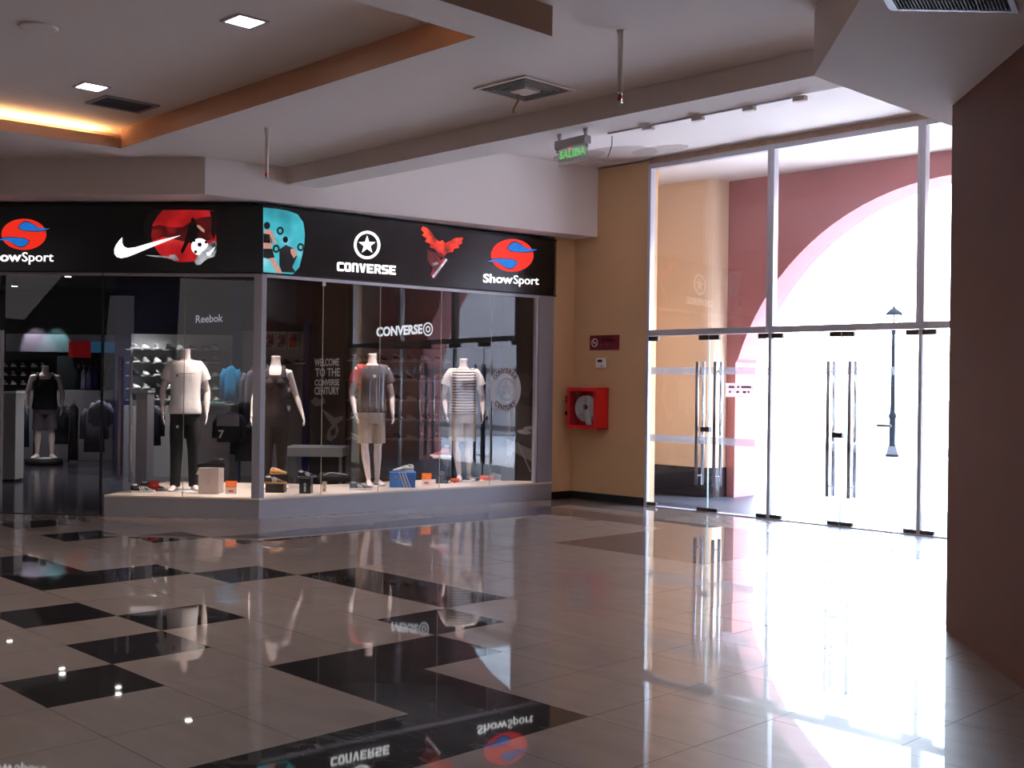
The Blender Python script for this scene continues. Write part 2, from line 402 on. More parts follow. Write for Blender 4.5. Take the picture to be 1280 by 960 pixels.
struct(mb.build('trim_8', CEIL))
mb = MB(); mb.poly([CW0, CW1, CW1+nC*1.2, CW0+nC*1.2], 0, 3.7); struct(mb.build('wall_right', BROWN))
mb = MB(); mb.poly([CW0+nC*1.2, CW0+nC*1.19-dC*.01, Vector((3.9, DY+.1, 0)), Vector((4.1, DY+.1, 0))], 0, 4.6); struct(mb.build('wall_right_side', BEIGE))

# door wall, left of the glass, and the far side of the shop end
mb = MB(); mb.bx((-5.3, DY, 0), (-3.46, DY+.16, 4.6)); mb.bx((-3.46, DY, 4.455), (2.2, DY+.16, 4.6)); mb.bx((2.16, DY, 0), (6, DY+.16, 4.6))
struct(mb.build('wall_door_side', BEIGE))
mb = MB(); mb.poly([B+dR*.0, (B+dR*.5), B+dR*.5+inR*.5, B+inR*.5], 0, 3.6); struct(mb.build('wall_shop_end', BEIGE))
mb = MB(); mb.bx((-4.79, DY-.012, 0), (-3.47, DY, .10)); struct(mb.build('baseboard_door_side', BLACKB))
mb = MB(); mb.wall(B+dR*.37-inR*.012, B+dR*.0-inR*.012, -.012, 0, .10); struct(mb.build('baseboard_shop_end', BLACKB))
DARKW = mat('dark_wall', rgb(72, 62, 60), .7)
# outer shell of the mall, out of view
mb = MB(); mb.bx((-16.2, -14.2, 0), (16.2, -14, 4.7)); struct(mb.build('wall_behind', DARKW))
mb = MB(); mb.bx((16, -14, 0), (16.2, 9.7, 4.7)); struct(mb.build('wall_far_right', DARKW))
mb = MB(); mb.bx((-16.2, -14, 0), (-16, 0, 4.7)); struct(mb.build('wall_far_left', DARKW))

# ---- transom windows above the doors
XP = [-3.46, -1.605, .265, 2.15]
fr = MB()
for i in range(3):
    a, b = XP[i], XP[i+1]; r = sempty('window_%d' % (i+1), (a, DY, 2.21))
    mb = MB(); t = .045; W = b-a; H = 4.445-2.21
    mb.bx((0, -.05, 0), (t, .05, H)); mb.bx((W-t, -.05, 0), (W, .05, H)); mb.bx((t, -.05, 0), (W-t, .05, t*1.7)); mb.bx((t, -.05, H-t*1.4), (W-t, .05, H))
    mb.build('window_frame', ALUF, r, bevel=.004)
    mb = MB(); mb.bx((t, -.006, t*1.7), (W-t, .006, H-t*1.4)); mb.build('pane', GLASS, r)
# broken plaster edge above the frame
mb = MB(); mb.bx((-3.46, DY-.03, 4.445), (2.15, DY+.0, ZV)); struct(mb.build('trim_9', mat('rough_plaster', rgb(176, 146, 126), .9, var=.3, scale=9, bump=.5)))
# ---- glass doors: six leaves, three pairs
ZT = 2.19
def handle(par, x, side_y, z0, z1):
    for s in (-1, 1):
        mb = MB(); mb.tube([(x, s*.065, z0), (x, s*.065, z1)], .021, 14)
        for z in (z0+.12, z1-.12): mb.tube([(x, s*.006, z), (x, s*.065, z)], .010, 8)
        mb.build('handle', CHROME if s > 0 else STEEL, par)
k = 0
for i in range(3):
    a, b = XP[i]+.02, XP[i+1]-.02; mid = (a+b)/2
    if i == 0: mid = -2.49
    for (x0, x1, sgn) in ((a, mid-.004, 1), (mid+.004, b, -1)):
        k += 1; W = x1-x0; r = sempty('door_%d' % k, (x0, DY, 0))
        mb = MB(); mb.bx((0, -.005, .012), (W, .005, ZT)); mb.build('pane', GLASS, r)
        mb = MB()
        for e0 in (0, W-.004): mb.bx((e0, -.0055, .012), (e0+.004, .0055, ZT))
        mb.build('glass_edge', mat('glass_edge', rgb(205, 225, 220), .2, emit=0), r)
        for z in (.89, 1.76):
            mb = MB(); mb.bx((.02, .0055, z-.045), (W-.02, .0065, z+.045)); mb.build('frosted_band', FROST, r)
        inn = W-.10 if sgn > 0 else .10; hx = W-.13 if sgn > 0 else .13
        handle(r, hx, 1, .33, 1.87)
        for (px0, px1) in (((0, .15), (W-.15, W)) if i == 0 or True else ()):
            for z0, z1 in ((.0, .055), (ZT-.045, ZT+.015)):
                mb = MB(); mb.bx((px0, -.022, z0), (px1, .022, z1)); mb.build('patch_fitting', DSTEEL, r, bevel=.004)
        if sgn > 0:
            mb = MB(); mb.bx((W-.10, -.03, 1.0), (W+.03, .03, 1.06)); mb.build('lock', DSTEEL, r, bevel=.004)
for i, x in enumerate(XP):                # slim posts between the pairs
    mb = MB(); mb.bx((x-.022, DY-.03, 0), (x+.022, DY+.03, 2.22)); struct(mb.build('trim_%d' % (10+i), ALUF, bevel=.006))

# ---- porch and arch outside
mb = MB(); mb.bx((-5.4, DY, ZP), (6, 12.0, 4.8)); struct(mb.build('ceiling_porch', CEIL))
mb = MB(); mb.bx((-5.2, DY+.16, 0), (-4.72, 11.45, ZP)); struct(mb.build('wall_porch_left', BEIGE2))
mb = MB(); mb.bx((5.0, DY+.16, 0), (5.3, 11.45, ZP)); struct(mb.build('wall_porch_right', BEIGE2))
# rounded pier beside the arch
pts = [(-4.72, 11.05), (-3.75, 11.05)]
cx, cy_, rr = -3.75, 11.23, .18
pts += [(cx+rr*sin(a*pi/12), cy_-rr*cos(a*pi/12)) for a in range(1, 7)]+[(-3.57, 11.45), (-4.72, 11.45)]
mb = MB(); mb.poly(pts, 0, ZP); struct(mb.build('wall_porch_pier', BEIGE2))
pts2 = [(x+(.02 if x > -4 else 0), y-.012 if y < 11.4 else y) for x, y in pts]
mb = MB(); mb.poly(pts2, 0, .42); struct(mb.build('baseboard_porch', DARKTILE))
mb = MB(); mb.bx((-4.72, DY+.16, 0), (-4.70, 11.04, .42)); struct(mb.build('baseboard_porch_left', DARKTILE))
mb = MB(); arch = []
for i in range(49):
    t = pi*i/48; x = -.2-3.36*cos(t); z = .9+3.3*sin(t); arch.append((x, z))
arch[0] = (-3.4, 1.2); 
arch = [(-3.42, 0)]+[(x, z) for x, z in arch if z > 1.9]+[(3.02, 0)]
outer = [(6, 0), (6, ZP+.02), (-5.2, ZP+.02), (-5.2, 0)]
# wall built as strips from the arch up
def strip(x0, x1, za, zb): mb.prism([(x0, 11.42, za), (x1, 11.42, zb), (x1, 11.42, ZP+.02), (x0, 11.42, ZP+.02)], (0, .52, 0))
mb.bx((-5.2, 11.42, 0), (-3.42, 11.94, ZP+.02)); mb.bx((3.02, 11.42, 0), (6, 11.94, ZP+.02))
ar = arch[1:-1]
strip(-3.42, ar[0][0]+1e-4, ar[0][1]-.05, ar[0][1])
for p, q in zip(ar[:-1], ar[1:]): strip(p[0], q[0], p[1], q[1])
strip(ar[-1][0], 3.02, ar[-1][1], ar[-1][1]-.05)
struct(mb.build('wall_arch', REDW))
mb = MB(); mb.bx((-5.3, 11.9, ZP), (6.1, 12.05, 6.2)); struct(mb.build('wall_outer', REDW))

mb = MB(); mb.bx((12, 12.5, 0), (14, 60, 6.5)); struct(mb.build('wall_across_street', mat('street_render', rgb(150, 140, 138), .9, var=.1)))
# ---- shop shell
mb = MB()
mb.poly([LF, L, L-dL*0, A+inL*.3, B+inR*.2, (-4.9, 9.6), (-5.2, 9.66), (-5.2, 11.95), (-16, 19), (-26, 24), (-26, -3)], .0, .008)
struct(mb.build('floor_shop', SHOP_FL))
mb = MB(); mb.poly([LF+inL*.25, A+inL*.25+inR*.25, B+inR*.25, (-5.2, 9.6), (-5.2, 11.95), (-16, 19), (-26, 24), (-26, -3)], 3.35, 4.75)
struct(mb.build('ceiling_shop', MBLACK))
mb = MB(); mb.bx((-26.2, -3.2, 0), (-26, 24.2, 4.7)); mb.wall((-16, 19), (-26, 24), .2, 0, 4.7); mb.wall((-5.2, 11.95), (-16, 19), .2, 0, 4.7); mb.bx((-26, -3.2, 0), (-11.6, -3, 4.7)); mb.bx((-5.35, 9.6, 0), (-5.2, 12, 4.7))
struct(mb.build('wall_shop', MBLACK))
# plinth and display floor
PI_ = line_x(A+inR*1.15, dR, A+inL*1.9, dL)
mb = MB(); mb.poly([L, A, B, B+inR*1.15, PI_, L+inL*1.9], 0, ZS0-.02); struct(mb.build('trim_14', ALU))
mb = MB(); mb.poly([L+dL*.0, A+Vector((.012, -.012, 0)), B-inR*.012, B+inR*1.15, PI_, L+inL*1.9], ZS0-.02, ZS0); struct(mb.build('trim_15', mat('display_floor', rgb(214, 196, 182), .4)))
# posts
def post(nm, P_, s0, s1, z0, z1, h0, h1, M):
    mb = MB(); mb.prism([P_.P((s0, z0), h0), P_.P((s1, z0), h0), P_.P((s1, z1), h0), P_.P((s0, z1), h0)], P_.n*(h1-h0)); return struct(mb.build(nm, M))
mb = MB(); mb.poly([A-dL*.09, A, A+dR*.06, A+dR*.06+inR*.05, A+inL*.1+inR*.05, A-dL*.09+inL*.06], ZS0, ZF0); struct(mb.build('trim_16', ALU))
sB = (B-A).length
post('trim_17', PR, sB-.26, sB, 0, ZF0, -.12, .002, ALU)
post('trim_18', PR, sB-.31, sB-.275, ZS0, ZF0, -.05, .0, ALUF)
post('trim_19', PR, .06, sB-.26, ZF0-.035, ZF0, -.05, 0, ALUF)
post('trim_20', PL, -3.4, -.09, ZF0-.03, ZF0, -.05, 0, ALU)
post('trim_21', PL, -3.4, -3.36, 0, ZF0, -.05, 0, ALU)
post('trim_22', PL, -9, -3.4, ZF0-.03, ZF0, -.05, 0, ALU)
# inner dark header behind the sign
mb = MB(); mb.poly([LF+inL*.22, A+inL*.22+inR*.1, A+inL*.3+inR*.2, LF+inL*.3], ZF0, 4.2); mb.poly([A+inR*.22, B+inR*.22, B+inR*.3, A+inR*.3], ZF0, 4.2)
struct(mb.build('wall_header', MBLACK))
def shopwin(n, P_, joints, z0=ZS0, mats=SGLASS):
    r = sempty('window_%d' % n, P_.P((joints[0], z0)))
    loc = r.location.copy()
    for s0, s1 in zip(joints[:-1], joints[1:]):
        mb = MB(); h0 = -.03
        mb.prism([P_.P((s0+.003, z0), h0)-loc, P_.P((s1-.003, z0), h0)-loc, P_.P((s1-.003, ZF0-.03), h0)-loc, P_.P((s0+.003, ZF0-.03), h0)-loc], P_.n*.01)
        mb.build('pane', mats, r)
    for s0 in joints[1:-1]:
        mb = MB(); mb.prism([P_.P((s0-.003, z0), -.03)-loc, P_.P((s0+.003, z0), -.03)-loc, P_.P((s0+.003, ZF0-.03), -.03)-loc, P_.P((s0-.003, ZF0-.03), -.03)-loc], P_.n*.01)
        mb.build('glass_joint', mat('joint', rgb(170, 165, 140), .3), r)
    return r
jr = [.06]+[PR.st(x, 480)[0] for x in (404, 475.5, 552, 615)]+[sB-.31]
w4 = shopwin(4, PR, jr)
jl = [PL.st(127, 480)[0], PL.st(229, 480)[0], -.09]
w5 = shopwin(5, PL, jl)
jx = [PL.st(4, 480)[0], PL.st(126, 480)[0]]
w6 = shopwin(6, PL, jx, .01)
shopwin(7, PL, [-3.35, jx[0]-.06], .01)
mb = MB(); p = PL.P((jl[0], 0)); c = .012
post('trim_23', PL, jl[0]-.012, jl[0]+.004, 0, ZF0, -.04, 0, MBLACK)
post('trim_24', PL, jx[0]-.05, jx[0]-.02, 0, 2.1, -.05, 0, ALU)
# mount clamp at the head of a pane
mb = MB(); q = PR.st(406, 357); mb.prism([PR.P((q[0]-.02, 2.68), -.035), PR.P((q[0]+.02, 2.68), -.035), PR.P((q[0]+.02, 2.735), -.035), PR.P((q[0]-.02, 2.735), -.035)], PR.n*.025)
o = mb.build('pane_clamp', ALUF); o.location = (0, 0, 0); o.parent = w4; o.matrix_parent_inverse = Matrix.Translation(w4.location).inverted()
#@@THINGS
# ================================================================ THINGS
def wb(mb, name, M, parent, **k):          # geometry given in world coordinates, kept under parent
    mb.v = [v-parent.location for v in mb.v]; return mb.build(name, M, parent, **k)

# ---- lit signs over the shop front
def logo(P_, root, cx, cyy, sc, txt0, txt1, hpx):
    """swirl emblem and the shop's name; coordinates in photograph pixels"""
    X = lambda dx: cx+dx*sc; 
    def T(pts): return [(cx+x*sc[0], cyy+y*sc[1]) for x, y in pts]
    mb = MB(); P_.shape(mb, [(cx+28*sc[0]*cos(2*pi*i/40), cyy+19.5*sc[1]*sin(2*pi*i/40)) for i in range(40)], .002, .006)
    wb(mb, 'emblem_disc', RTXT, root)
    up = [(-7, -8), (-4, -12), (0, -15), (5, -15.5), (11, -13), (17, -9), (24, -7.5), (33, -7), (24, -4.5), (15, -4), (6, -4.5), (0, -5)]
    for sgn in (1, -1):
        mb = MB(); P_.shape(mb, T([(x*sgn, y*sgn) for x, y in up]), .006, .010); wb(mb, 'emblem_wing', BTXT, root)
        mb = MB(); P_.shape(mb, T([((x+(x-8)*.07)*sgn, (y+(y+9)*.16)*sgn) for x, y in up]), .006, .008); wb(mb, 'emblem_outline', BLACK, root)
    (xa, ya), (xb, yb) = txt0, txt1; xm = xa+(xb-xa)*.54; ym = ya+(yb-ya)*.54
    mb = MB(); P_.text(mb, 'Show', xa, ya, xm-.5, ym-.2, hpx, bold=.022); wb(mb, 'lettering', WTXT, root)
    mb = MB(); P_.text(mb, 'Sport', xm+.5, ym, xb, yb, hpx, bold=.002); wb(mb, 'lettering', WTXT, root)
def pic_mat(name, cols, scale, emit):
    M = bpy.data.materials.new(name); M.use_nodes = True; t = M.node_tree; b = t.nodes['Principled BSDF']
    tc = t.nodes.new('ShaderNodeTexCoord'); n = t.nodes.new('ShaderNodeTexNoise'); n.inputs['Scale'].default_value = scale; n.inputs['Detail'].default_value = 3
    t.links.new(tc.outputs['Object'], n.inputs['Vector']); cr = t.nodes.new('ShaderNodeValToRGB'); t.links.new(n.outputs['Fac'], cr.inputs[0])
    e = cr.color_ramp.elements; e[0].position = .3; e[0].color = cols[0]; e[1].position = .7; e[1].color = cols[-1]
    for i, c in enumerate(cols[1:-1]): x = e.new(.3+.4*(i+1)/(len(cols)-1)); x.color = c
    t.links.new(cr.outputs[0], b.inputs['Base Color']); t.links.new(cr.outputs[0], b.inputs['Emission Color']); b.inputs['Emission Strength'].default_value = emit
    return M
LRED = pic_mat('print_red', [rgb(120, 10, 14), rgb(215, 30, 34), rgb(225, 80, 80)], 2.2, .2)
LDRED = pic_mat('print_dark_red', [rgb(20, 5, 6), rgb(70, 10, 12), rgb(150, 20, 22)], 5, .45)
LBLK = mat('print_black', rgb(14, 6, 8), .4, var=.2)
LCYAN = pic_mat('print_cyan', [rgb(20, 110, 120), rgb(60, 180, 190), rgb(190, 235, 240)], 1.6, .28)
LFLESH = mat('print_flesh', rgb(170, 120, 105), .5, emit=.45, var=.3, scale=30)
LGREY = pic_mat('print_grey', [rgb(40, 45, 52), rgb(160, 170, 178), rgb(235, 240, 240)], 9, .25)

MIT = line_x(A+inL*.2, dL, A+inR*.2, dR)
sl = thing('storefront_sign', 'long black lit sign over the shop entrance, with swoosh and football picture', 'sign', PL.P((-1.2, ZF0)), group=None)
mb = MB(); mb.poly([LF, A-dL*.001, MIT-dL*.001, LF+inL*.2], ZF0, ZF1); wb(mb, 'sign_panel', BLACK, sl)
mb = MB(); mb.poly([LF-inL*.012, A-inL*.012, A, LF], ZF0-.0, ZF0+.018); mb.poly([LF-inL*.012, A-inL*.012, A, LF], ZF1-.018, ZF1); wb(mb, 'sign_edge', MBLACK, sl)
logo(PL, sl, 30, 293, (1, 1), (-19, 326.5), (67, 327), 11.5)
mb = MB(); PL.shape(mb, [(184,272),(190,264),(205,262.5),(240,262.5),(266,263),(270.5,268),(270,290),(271,305),(262,318),(245,327),(222,327.5),(206,322),(192,312),(183,298),(180.5,284)], .001, .003); wb(mb, 'picture_backdrop', LRED, sl)
mb = MB(); PL.shape(mb, [(181,284),(190,283),(200,281),(212,284),(228,284),(240,276),(252,272),(268,270),(270,292),(262,300),(240,304),(222,300),(205,296),(192,301),(184,297)], .003, .004); wb(mb, 'picture_treeline', LDRED, sl)
mb = MB(); PL.shape(mb, [(179,284),(183,271),(190,262.5),(205,262),(197,270),(191,280),(189,296),(194,310),(203,322),(190,312),(181,298)], .0035, .0045); wb(mb, 'picture_shade', LBLK, sl)
mb = MB(); PL.shape(mb, [(262,263),(268,264),(270.5,268),(270,292),(267,300),(264,290),(265,276)], .0035, .0045)
wb(mb, 'picture_shade', LBLK, sl)
mb = MB()
PL.ell(mb, (241.5, 275.5), 2.7, 3.4, .005, .007, 0, 14)
PL.shape(mb, [(237,280),(246,279),(252,283),(257,290),(255,292),(249,287),(247,293),(246,300),(241,304),(236,303),(231,313),(228,318),(226,314),(230,305),(234,293)], .005, .007)
wb(mb, 'picture_player', LBLK, sl)
mb = MB(); PL.shape(mb, [(246,281),(250,282),(256,287.5),(256,291),(253,289.5),(247.5,284.5)], .007, .008); wb(mb, 'player_arm', LFLESH, sl)
mb = MB(); PL.shape(mb, [(182,319),(200,319.5),(222,322),(222,323.5),(195,321.5)], .004, .005); PL.shape(mb, [(212,319),(219,318),(224,325),(218,326),(214,323)], .005, .006); wb(mb, 'picture_boot', LGREY, sl)
mb = MB(); PL.ell(mb, (250, 308.5), 10.5, 10.5, .007, .011, 0, 28); wb(mb, 'picture_football', WTXT, sl)
for (x, y, r) in ((250, 306, 3.2), (243, 301, 2.2), (258, 303, 2.2), (245, 315, 2.4), (256, 315, 2)): mb = MB(); PL.ell(mb, (x, y), r, r, .011, .0125, 0, 5); wb(mb, 'football_patch', LBLK, sl)
mb = MB(); PL.shape(mb, [(244,328),(246,322),(252,316),(258,310),(264,302.5),(269,301.5),(271.5,306),(271,314),(268,321),(261,323),(255,327),(251,331),(246,331.5)], .012, .015); wb(mb, 'picture_shoe', LGREY, sl)
mb = MB(); PL.shape(mb, [(258,316),(260,320),(264,318),(270,308),(263,315)], .015, .016); wb(mb, 'picture_shoe_tick', WTXT, sl)
mb = MB()
PL.shape(mb, [(226,294.5),(205,299.5),(185,304.8),(170,309.3),(160,310.5),(155,308),(153,303),(153.3,297),(150,300.5),(146,306),(143.5,312),(143.8,317.5),(147,321.5),(152,322.8),(160,321.3),(172,316.5),(190,309)], .012, .017)
wb(mb, 'swoosh', WTXT, sl)

sr = thing('storefront_sign', 'black lit sign over the display window, with circled star and fiery bird', 'sign', PR.P((2, ZF0)))
mb = MB(); mb.poly([A, A+dR*(sB+.035), A+dR*(sB+.035)+inR*.2, MIT], ZF0, ZF1); wb(mb, 'sign_panel', BLACK, sr)
e1 = A+dR*(sB+.035)
mb = MB(); mb.poly([A-inR*.012, e1-inR*.012, e1, A], ZF0, ZF0+.018); mb.poly([A-inR*.012, e1-inR*.012, e1, A], ZF1-.018, ZF1); wb(mb, 'sign_edge', MBLACK, sr)
logo(PR, sr, 640, 319.3, (.95, 1.05), (603.5, 352.7), (673, 356), 10.5)
mb = MB(); PR.ring(mb, (458.6, 306.3), 14.3, 17.6, .002, .007, 0, 48, .93); 
pts = [(458.6+(10.8 if i % 2 == 0 else 4.3)*sin(pi*i/5)*1.0, 306.3-(11.6 if i % 2 == 0 else 4.6)*cos(pi*i/5)) for i in range(10)]
PR.shape(mb, pts, .002, .007); wb(mb, 'circled_star', WTXT, sr)
BL = {'C': [[(0,.15),(.15,0),(.8,0),(.8,.24),(.26,.24),(.26,.76),(.8,.76),(.8,1),(.15,1),(0,.85)]],
 'O': [[(0,.15),(.15,0),(.65,0),(.8,.15),(.8,.24),(0,.24)], [(0,.76),(.8,.76),(.8,.85),(.65,1),(.15,1),(0,.85)], [(0,.24),(.25,.24),(.25,.76),(0,.76)], [(.55,.24),(.8,.24),(.8,.76),(.55,.76)]],
 'N': [[(0,0),(.25,0),(.25,1),(.12,1),(0,.88)], [(.55,0),(.8,0),(.8,.85),(.65,1),(.25,1),(.25,.78),(.55,.78)]],
 'V': [[(0,1),(.26,1),(.4,.38),(.54,1),(.8,1),(.55,0),(.25,0)]],
 'E': [[(0,0),(.78,0),(.78,.22),(.26,.22),(.26,.39),(.7,.39),(.7,.6),(.26,.6),(.26,.78),(.78,.78),(.78,1),(0,1)]],
 'R': [[(0,0),(.25,0),(.25,1),(0,1)], [(.25,.78),(.55,.78),(.55,1),(.25,1)], [(.25,.36),(.55,.36),(.55,.56),(.25,.56)], [(.55,.40),(.8,.5),(.8,.86),(.66,1),(.55,1)], [(.4,.36),(.56,0),(.83,0),(.66,.40)]],
 'S': [[(0,0),(.68,0),(.8,.12),(.8,.22),(0,.22)], [(.55,.22),(.8,.22),(.8,.5),(.68,.6),(.55,.6)], [(.12,.4),(.55,.4),(.55,.6),(.12,.6)], [(0,.5),(.12,.4),(.25,.4),(.25,.78),(0,.78)], [(0,.78),(.78,.78),(.78,1),(.12,1),(0,.9)]]}
mb = MB()
for i_, ch in enumerate('CONVERSE'):
    x0_ = 421+i_*9.35; lw = 10.2
    for pl_ in BL[ch]: PR.shape(mb, [(x0_+u*lw, 338.6+(x0_+u*lw-421)*.067-v*11.2) for u, v in pl_], .002, .007)
wb(mb, 'lettering', WTXT, sr)
mb = MB(); PR.shape(mb, [(329,259.5),(345,261),(360,263.5),(372,268),(379,278),(381,292),(380,308),(377,322),(374,334),(366,343),(345,343.5),(329,342)], .001, .003); wb(mb, 'picture_backdrop', LCYAN, sr)
mb = MB()
PR.ell(mb, (333.5, 282), 4, 4.6, .004, .006, 0, 16); PR.ell(mb, (356.5, 299.5), 3.2, 4, .004, .006, 0, 16)
PR.shape(mb, [(329,292),(338,292),(340,303),(339,304),(329,303.5)], .004, .006)
PR.shape(mb, [(329,311),(340,311),(343,322),(337,324),(329,322)], .004, .006)
PR.shape(mb, [(349,312),(357,306),(368,311),(371,321),(365,334),(370,341),(352,340),(349,332)], .004, .006)
for (x, y) in ((350, 288.5), (345, 311), (375.5, 309)): PR.ring(mb, (x, y), 2.6, 5.2, .004, .006, 0, 20, .85)
wb(mb, 'picture_dark_shapes', LBLK, sr)
for pts in ([(330,288),(337,287),(340,290),(346,305),(343.5,306),(338,296),(339,311),(329,311),(329,303.8),(338,303.8),(337,293),(330,292)], [(336,323),(341,322),(350,336),(352,342),(346,342)], [(363,311),(368,311),(371,318),(367,323),(363,316)]):
    mb = MB(); PR.shape(mb, pts, .006, .0075); wb(mb, 'picture_figure', LFLESH, sr)
mb = MB()
PR.shape(mb, [(526,287),(528,283),(533,284.5),(539,290),(543,297),(549,302),(553,300),(556,304),(563,301),(569,297.5),(579,297),(577,302),(578,304),(573,307),(574,310),(567,311),(566,315),(559,316),(555,320),(551,316),(547,317),(543,311),(537,309),(538,305),(531,302),(533,298),(527,294),(530,291)], .002, .005)
wb(mb, 'picture_bird', pic_mat('print_fire', [rgb(60, 8, 6), rgb(210, 40, 20), rgb(255, 85, 45)], 7, .36), sr)
mb = MB()
PR.shape(mb, [(534,312),(545,316),(551,326),(555,321),(558,324),(550,338),(544,348),(538,344),(541,335),(534,326)], .002, .005); PR.shape(mb, [(545,313),(558,315),(554,322),(548,320)], .002, .004)
wb(mb, 'picture_figure', LDRED, sr)
mb = MB(); PR.shape(mb, [(540,345),(552,330),(557,323),(559,325),(546,342),(541,348)], .005, .007); PR.shape(mb, [(539,330),(546,327),(548,330),(540,333)], .005, .007); wb(mb, 'picture_highlight', LGREY, sr)

# ---- ceiling fittings
DLE = mat('lamp_diffuser', (1, .98, 1, 1), .4, emit=14, var=.0)
def downlight(x, y, z, sz, label, power, M=DLE, rz=0, cat='ceiling light', grp=None, col=(1, .97, .95)):
    t = thing('recessed_downlight', label, cat, (x, y, z), rz, grp)
    mb = MB(); h = sz/2; f = .025
    for a in range(4):
        mb.box((0, 0, -.006), (0, 0, 0))
    mb = MB()
    mb.bx((-h-f, -h-f, -.012), (h+f, -h, 0)); mb.bx((-h-f, h, -.012), (h+f, h+f, 0)); mb.bx((-h-f, -h, -.012), (-h, h, 0)); mb.bx((h, -h, -.012), (h+f, h, 0))
    mb.build('trim_frame', ALUF, t)
    mb = MB(); mb.bx((-h, -h, -.005), (h, h, 0)); mb.build('diffuser', M, t)
    lamp('downlight_light', 'AREA', (x, y, z-.03), power, col, sz*.9, spread=2.6)
    return t
downlight(-.86, 1.885, 4.0-.012, .19, 'square recessed ceiling light, nearer the camera, inside the ceiling tray', 14, grp=None)
downlight(-3.32, 1.93, 4.0-.012, .19, 'square recessed ceiling light beside the air vent in the ceiling tray', 14)
# warm cove lamps inside the troughs
def cove(name, a, b, power, label):
    a = Vector(a); b = Vector(b); mb = MB(); mb.tube([a, b], .013, 8); o = mb.build(name, mat('cove_tube', (1, .62, .28, 1), .4, emit=9.0))
    tag(o, label, 'lamp'); mid = (a+b)/2; l = lamp('cove_light', 'AREA', (mid.x, mid.y, mid.z+.03), power, (1, .62, .27), (b-a).length*.96, None, .05)
    l.rotation_euler = (0, pi, math.atan2((b-a).y, (b-a).x)); 
    l.rotation_euler = Matrix.Rotation(math.atan2((b-a).y, (b-a).x), 4, 'Z').to_euler(); l.rotation_euler.rotate(Matrix.Rotation(pi, 4, (b-a).normalized()))
    return l
cove('cove_lamp', (-4.83, 2.75, 3.845), (-5.17, -2.8, 3.845), 20, 'warm tube lamp hidden in the left trough of the ceiling tray')
cove('cove_lamp', (.66, 2.72, 3.845), (.62, -2.8, 3.845), 4, 'warm tube lamp hidden in the right trough of the ceiling tray')
# ceiling loudspeaker
t = thing('ceiling_speaker', 'round grey loudspeaker grille set in the ceiling tray', 'speaker', (-2.03, .965, 3.985))
mb = MB(); mb.lathe([(.10, 0), (.13, -.004), (.125, -.012), (.105, -.012)], n=32); mb.build('trim_ring', CEIL, t)
mb = MB(); mb.lathe([(.001, -.008), (.05, -.009), (.105, -.008), (.105, 0), (.001, 0)], n=32); mb.build('grille', mat('speaker_mesh', rgb(112, 98, 106), .8, var=.25, scale=200), t)
# vent in the tray
def slat_vent(name, label, c, sx, sy, rz, n, M1, M2, tilt=.6, z=0, nrm=None):
    t = thing(name, label, 'air vent', c, rz); f = .03
    mb = MB(); mb.bx((-sx/2-f, -sy/2-f, -.014), (sx/2+f, -sy/2, 0)); mb.bx((-sx/2-f, sy/2, -.014), (sx/2+f, sy/2+f, 0)); mb.bx((-sx/2-f, -sy/2, -.014), (-sx/2, sy/2, 0)); mb.bx((sx/2, -sy/2, -.014), (sx/2+f, sy/2, 0)); mb.build('frame', M1, t)
    mb = MB(); mb.bx((-sx/2, -sy/2, -.002), (sx/2, sy/2, 0)); mb.build('backing', MBLACK, t)
    mb = MB()
    for i in range(n): x = -sx/2+(i+.5)*sx/n; mb.box((x, 0, -.010), (sx/n*.72, sy, .002), Matrix.Rotation(tilt, 3, 'Y'))
    mb.build('slats', M2, t); return t
slat_vent('ceiling_vent', 'rectangular air vent beside the square light in the ceiling tray', (-3.69, 2.38, 3.985), .34, .44, 0, 9, GREYP, mat('vent_grey', rgb(150, 145, 155), .5), tilt=.22)
# square diffuser with a loose cable
t = thing('ceiling_diffuser', 'square louvred air diffuser in the ceiling before the beam', 'air vent', (-.71, 4.42, ZC))
for q, (r0, w_) in enumerate(((.30, .03), (.245, .016), (.205, .016), (.165, .016), (.125, .016))):
    mb = MB(); z0_, z1_ = (-.014, 0) if q == 0 else (-.018, -.008); r1 = r0-w_
    mb.bx((-r0, -r0, z0_), (r0, -r1, z1_)); mb.bx((-r0, r1, z0_), (r0, r0, z1_)); mb.bx((-r0, -r1, z0_), (-r1, r1, z1_)); mb.bx((r1, -r1, z0_), (r0, r1, z1_))
    mb.build('louvre_ring' if q else 'frame', CEIL if q == 0 else GREYP, t)
mb = MB(); mb.bx((-.27, -.27, -.004), (.27, .27, 0)); mb.build('backing', MBLACK, t)
mb = MB(); mb.bx((-.09, -.09, -.03), (.09, .09, -.008)); mb.build('centre_cone', CEIL, t)
q0 = at(648, 118, ZC-.05); q1 = wp(642, 141, (q0-CAM).dot(_f))
mb = MB(); mb.tube([q0, q0+Vector((.005, 0, -.04)), (q0+q1)/2+Vector((.02, .0, .01)), q1+Vector((0, 0, .03)), q1], .010, 8)
tag(mb.build('hanging_cable', mat('brown_cable', rgb(150, 105, 75), .6)), 'short brown cable hanging from the square air diffuser', 'cable')
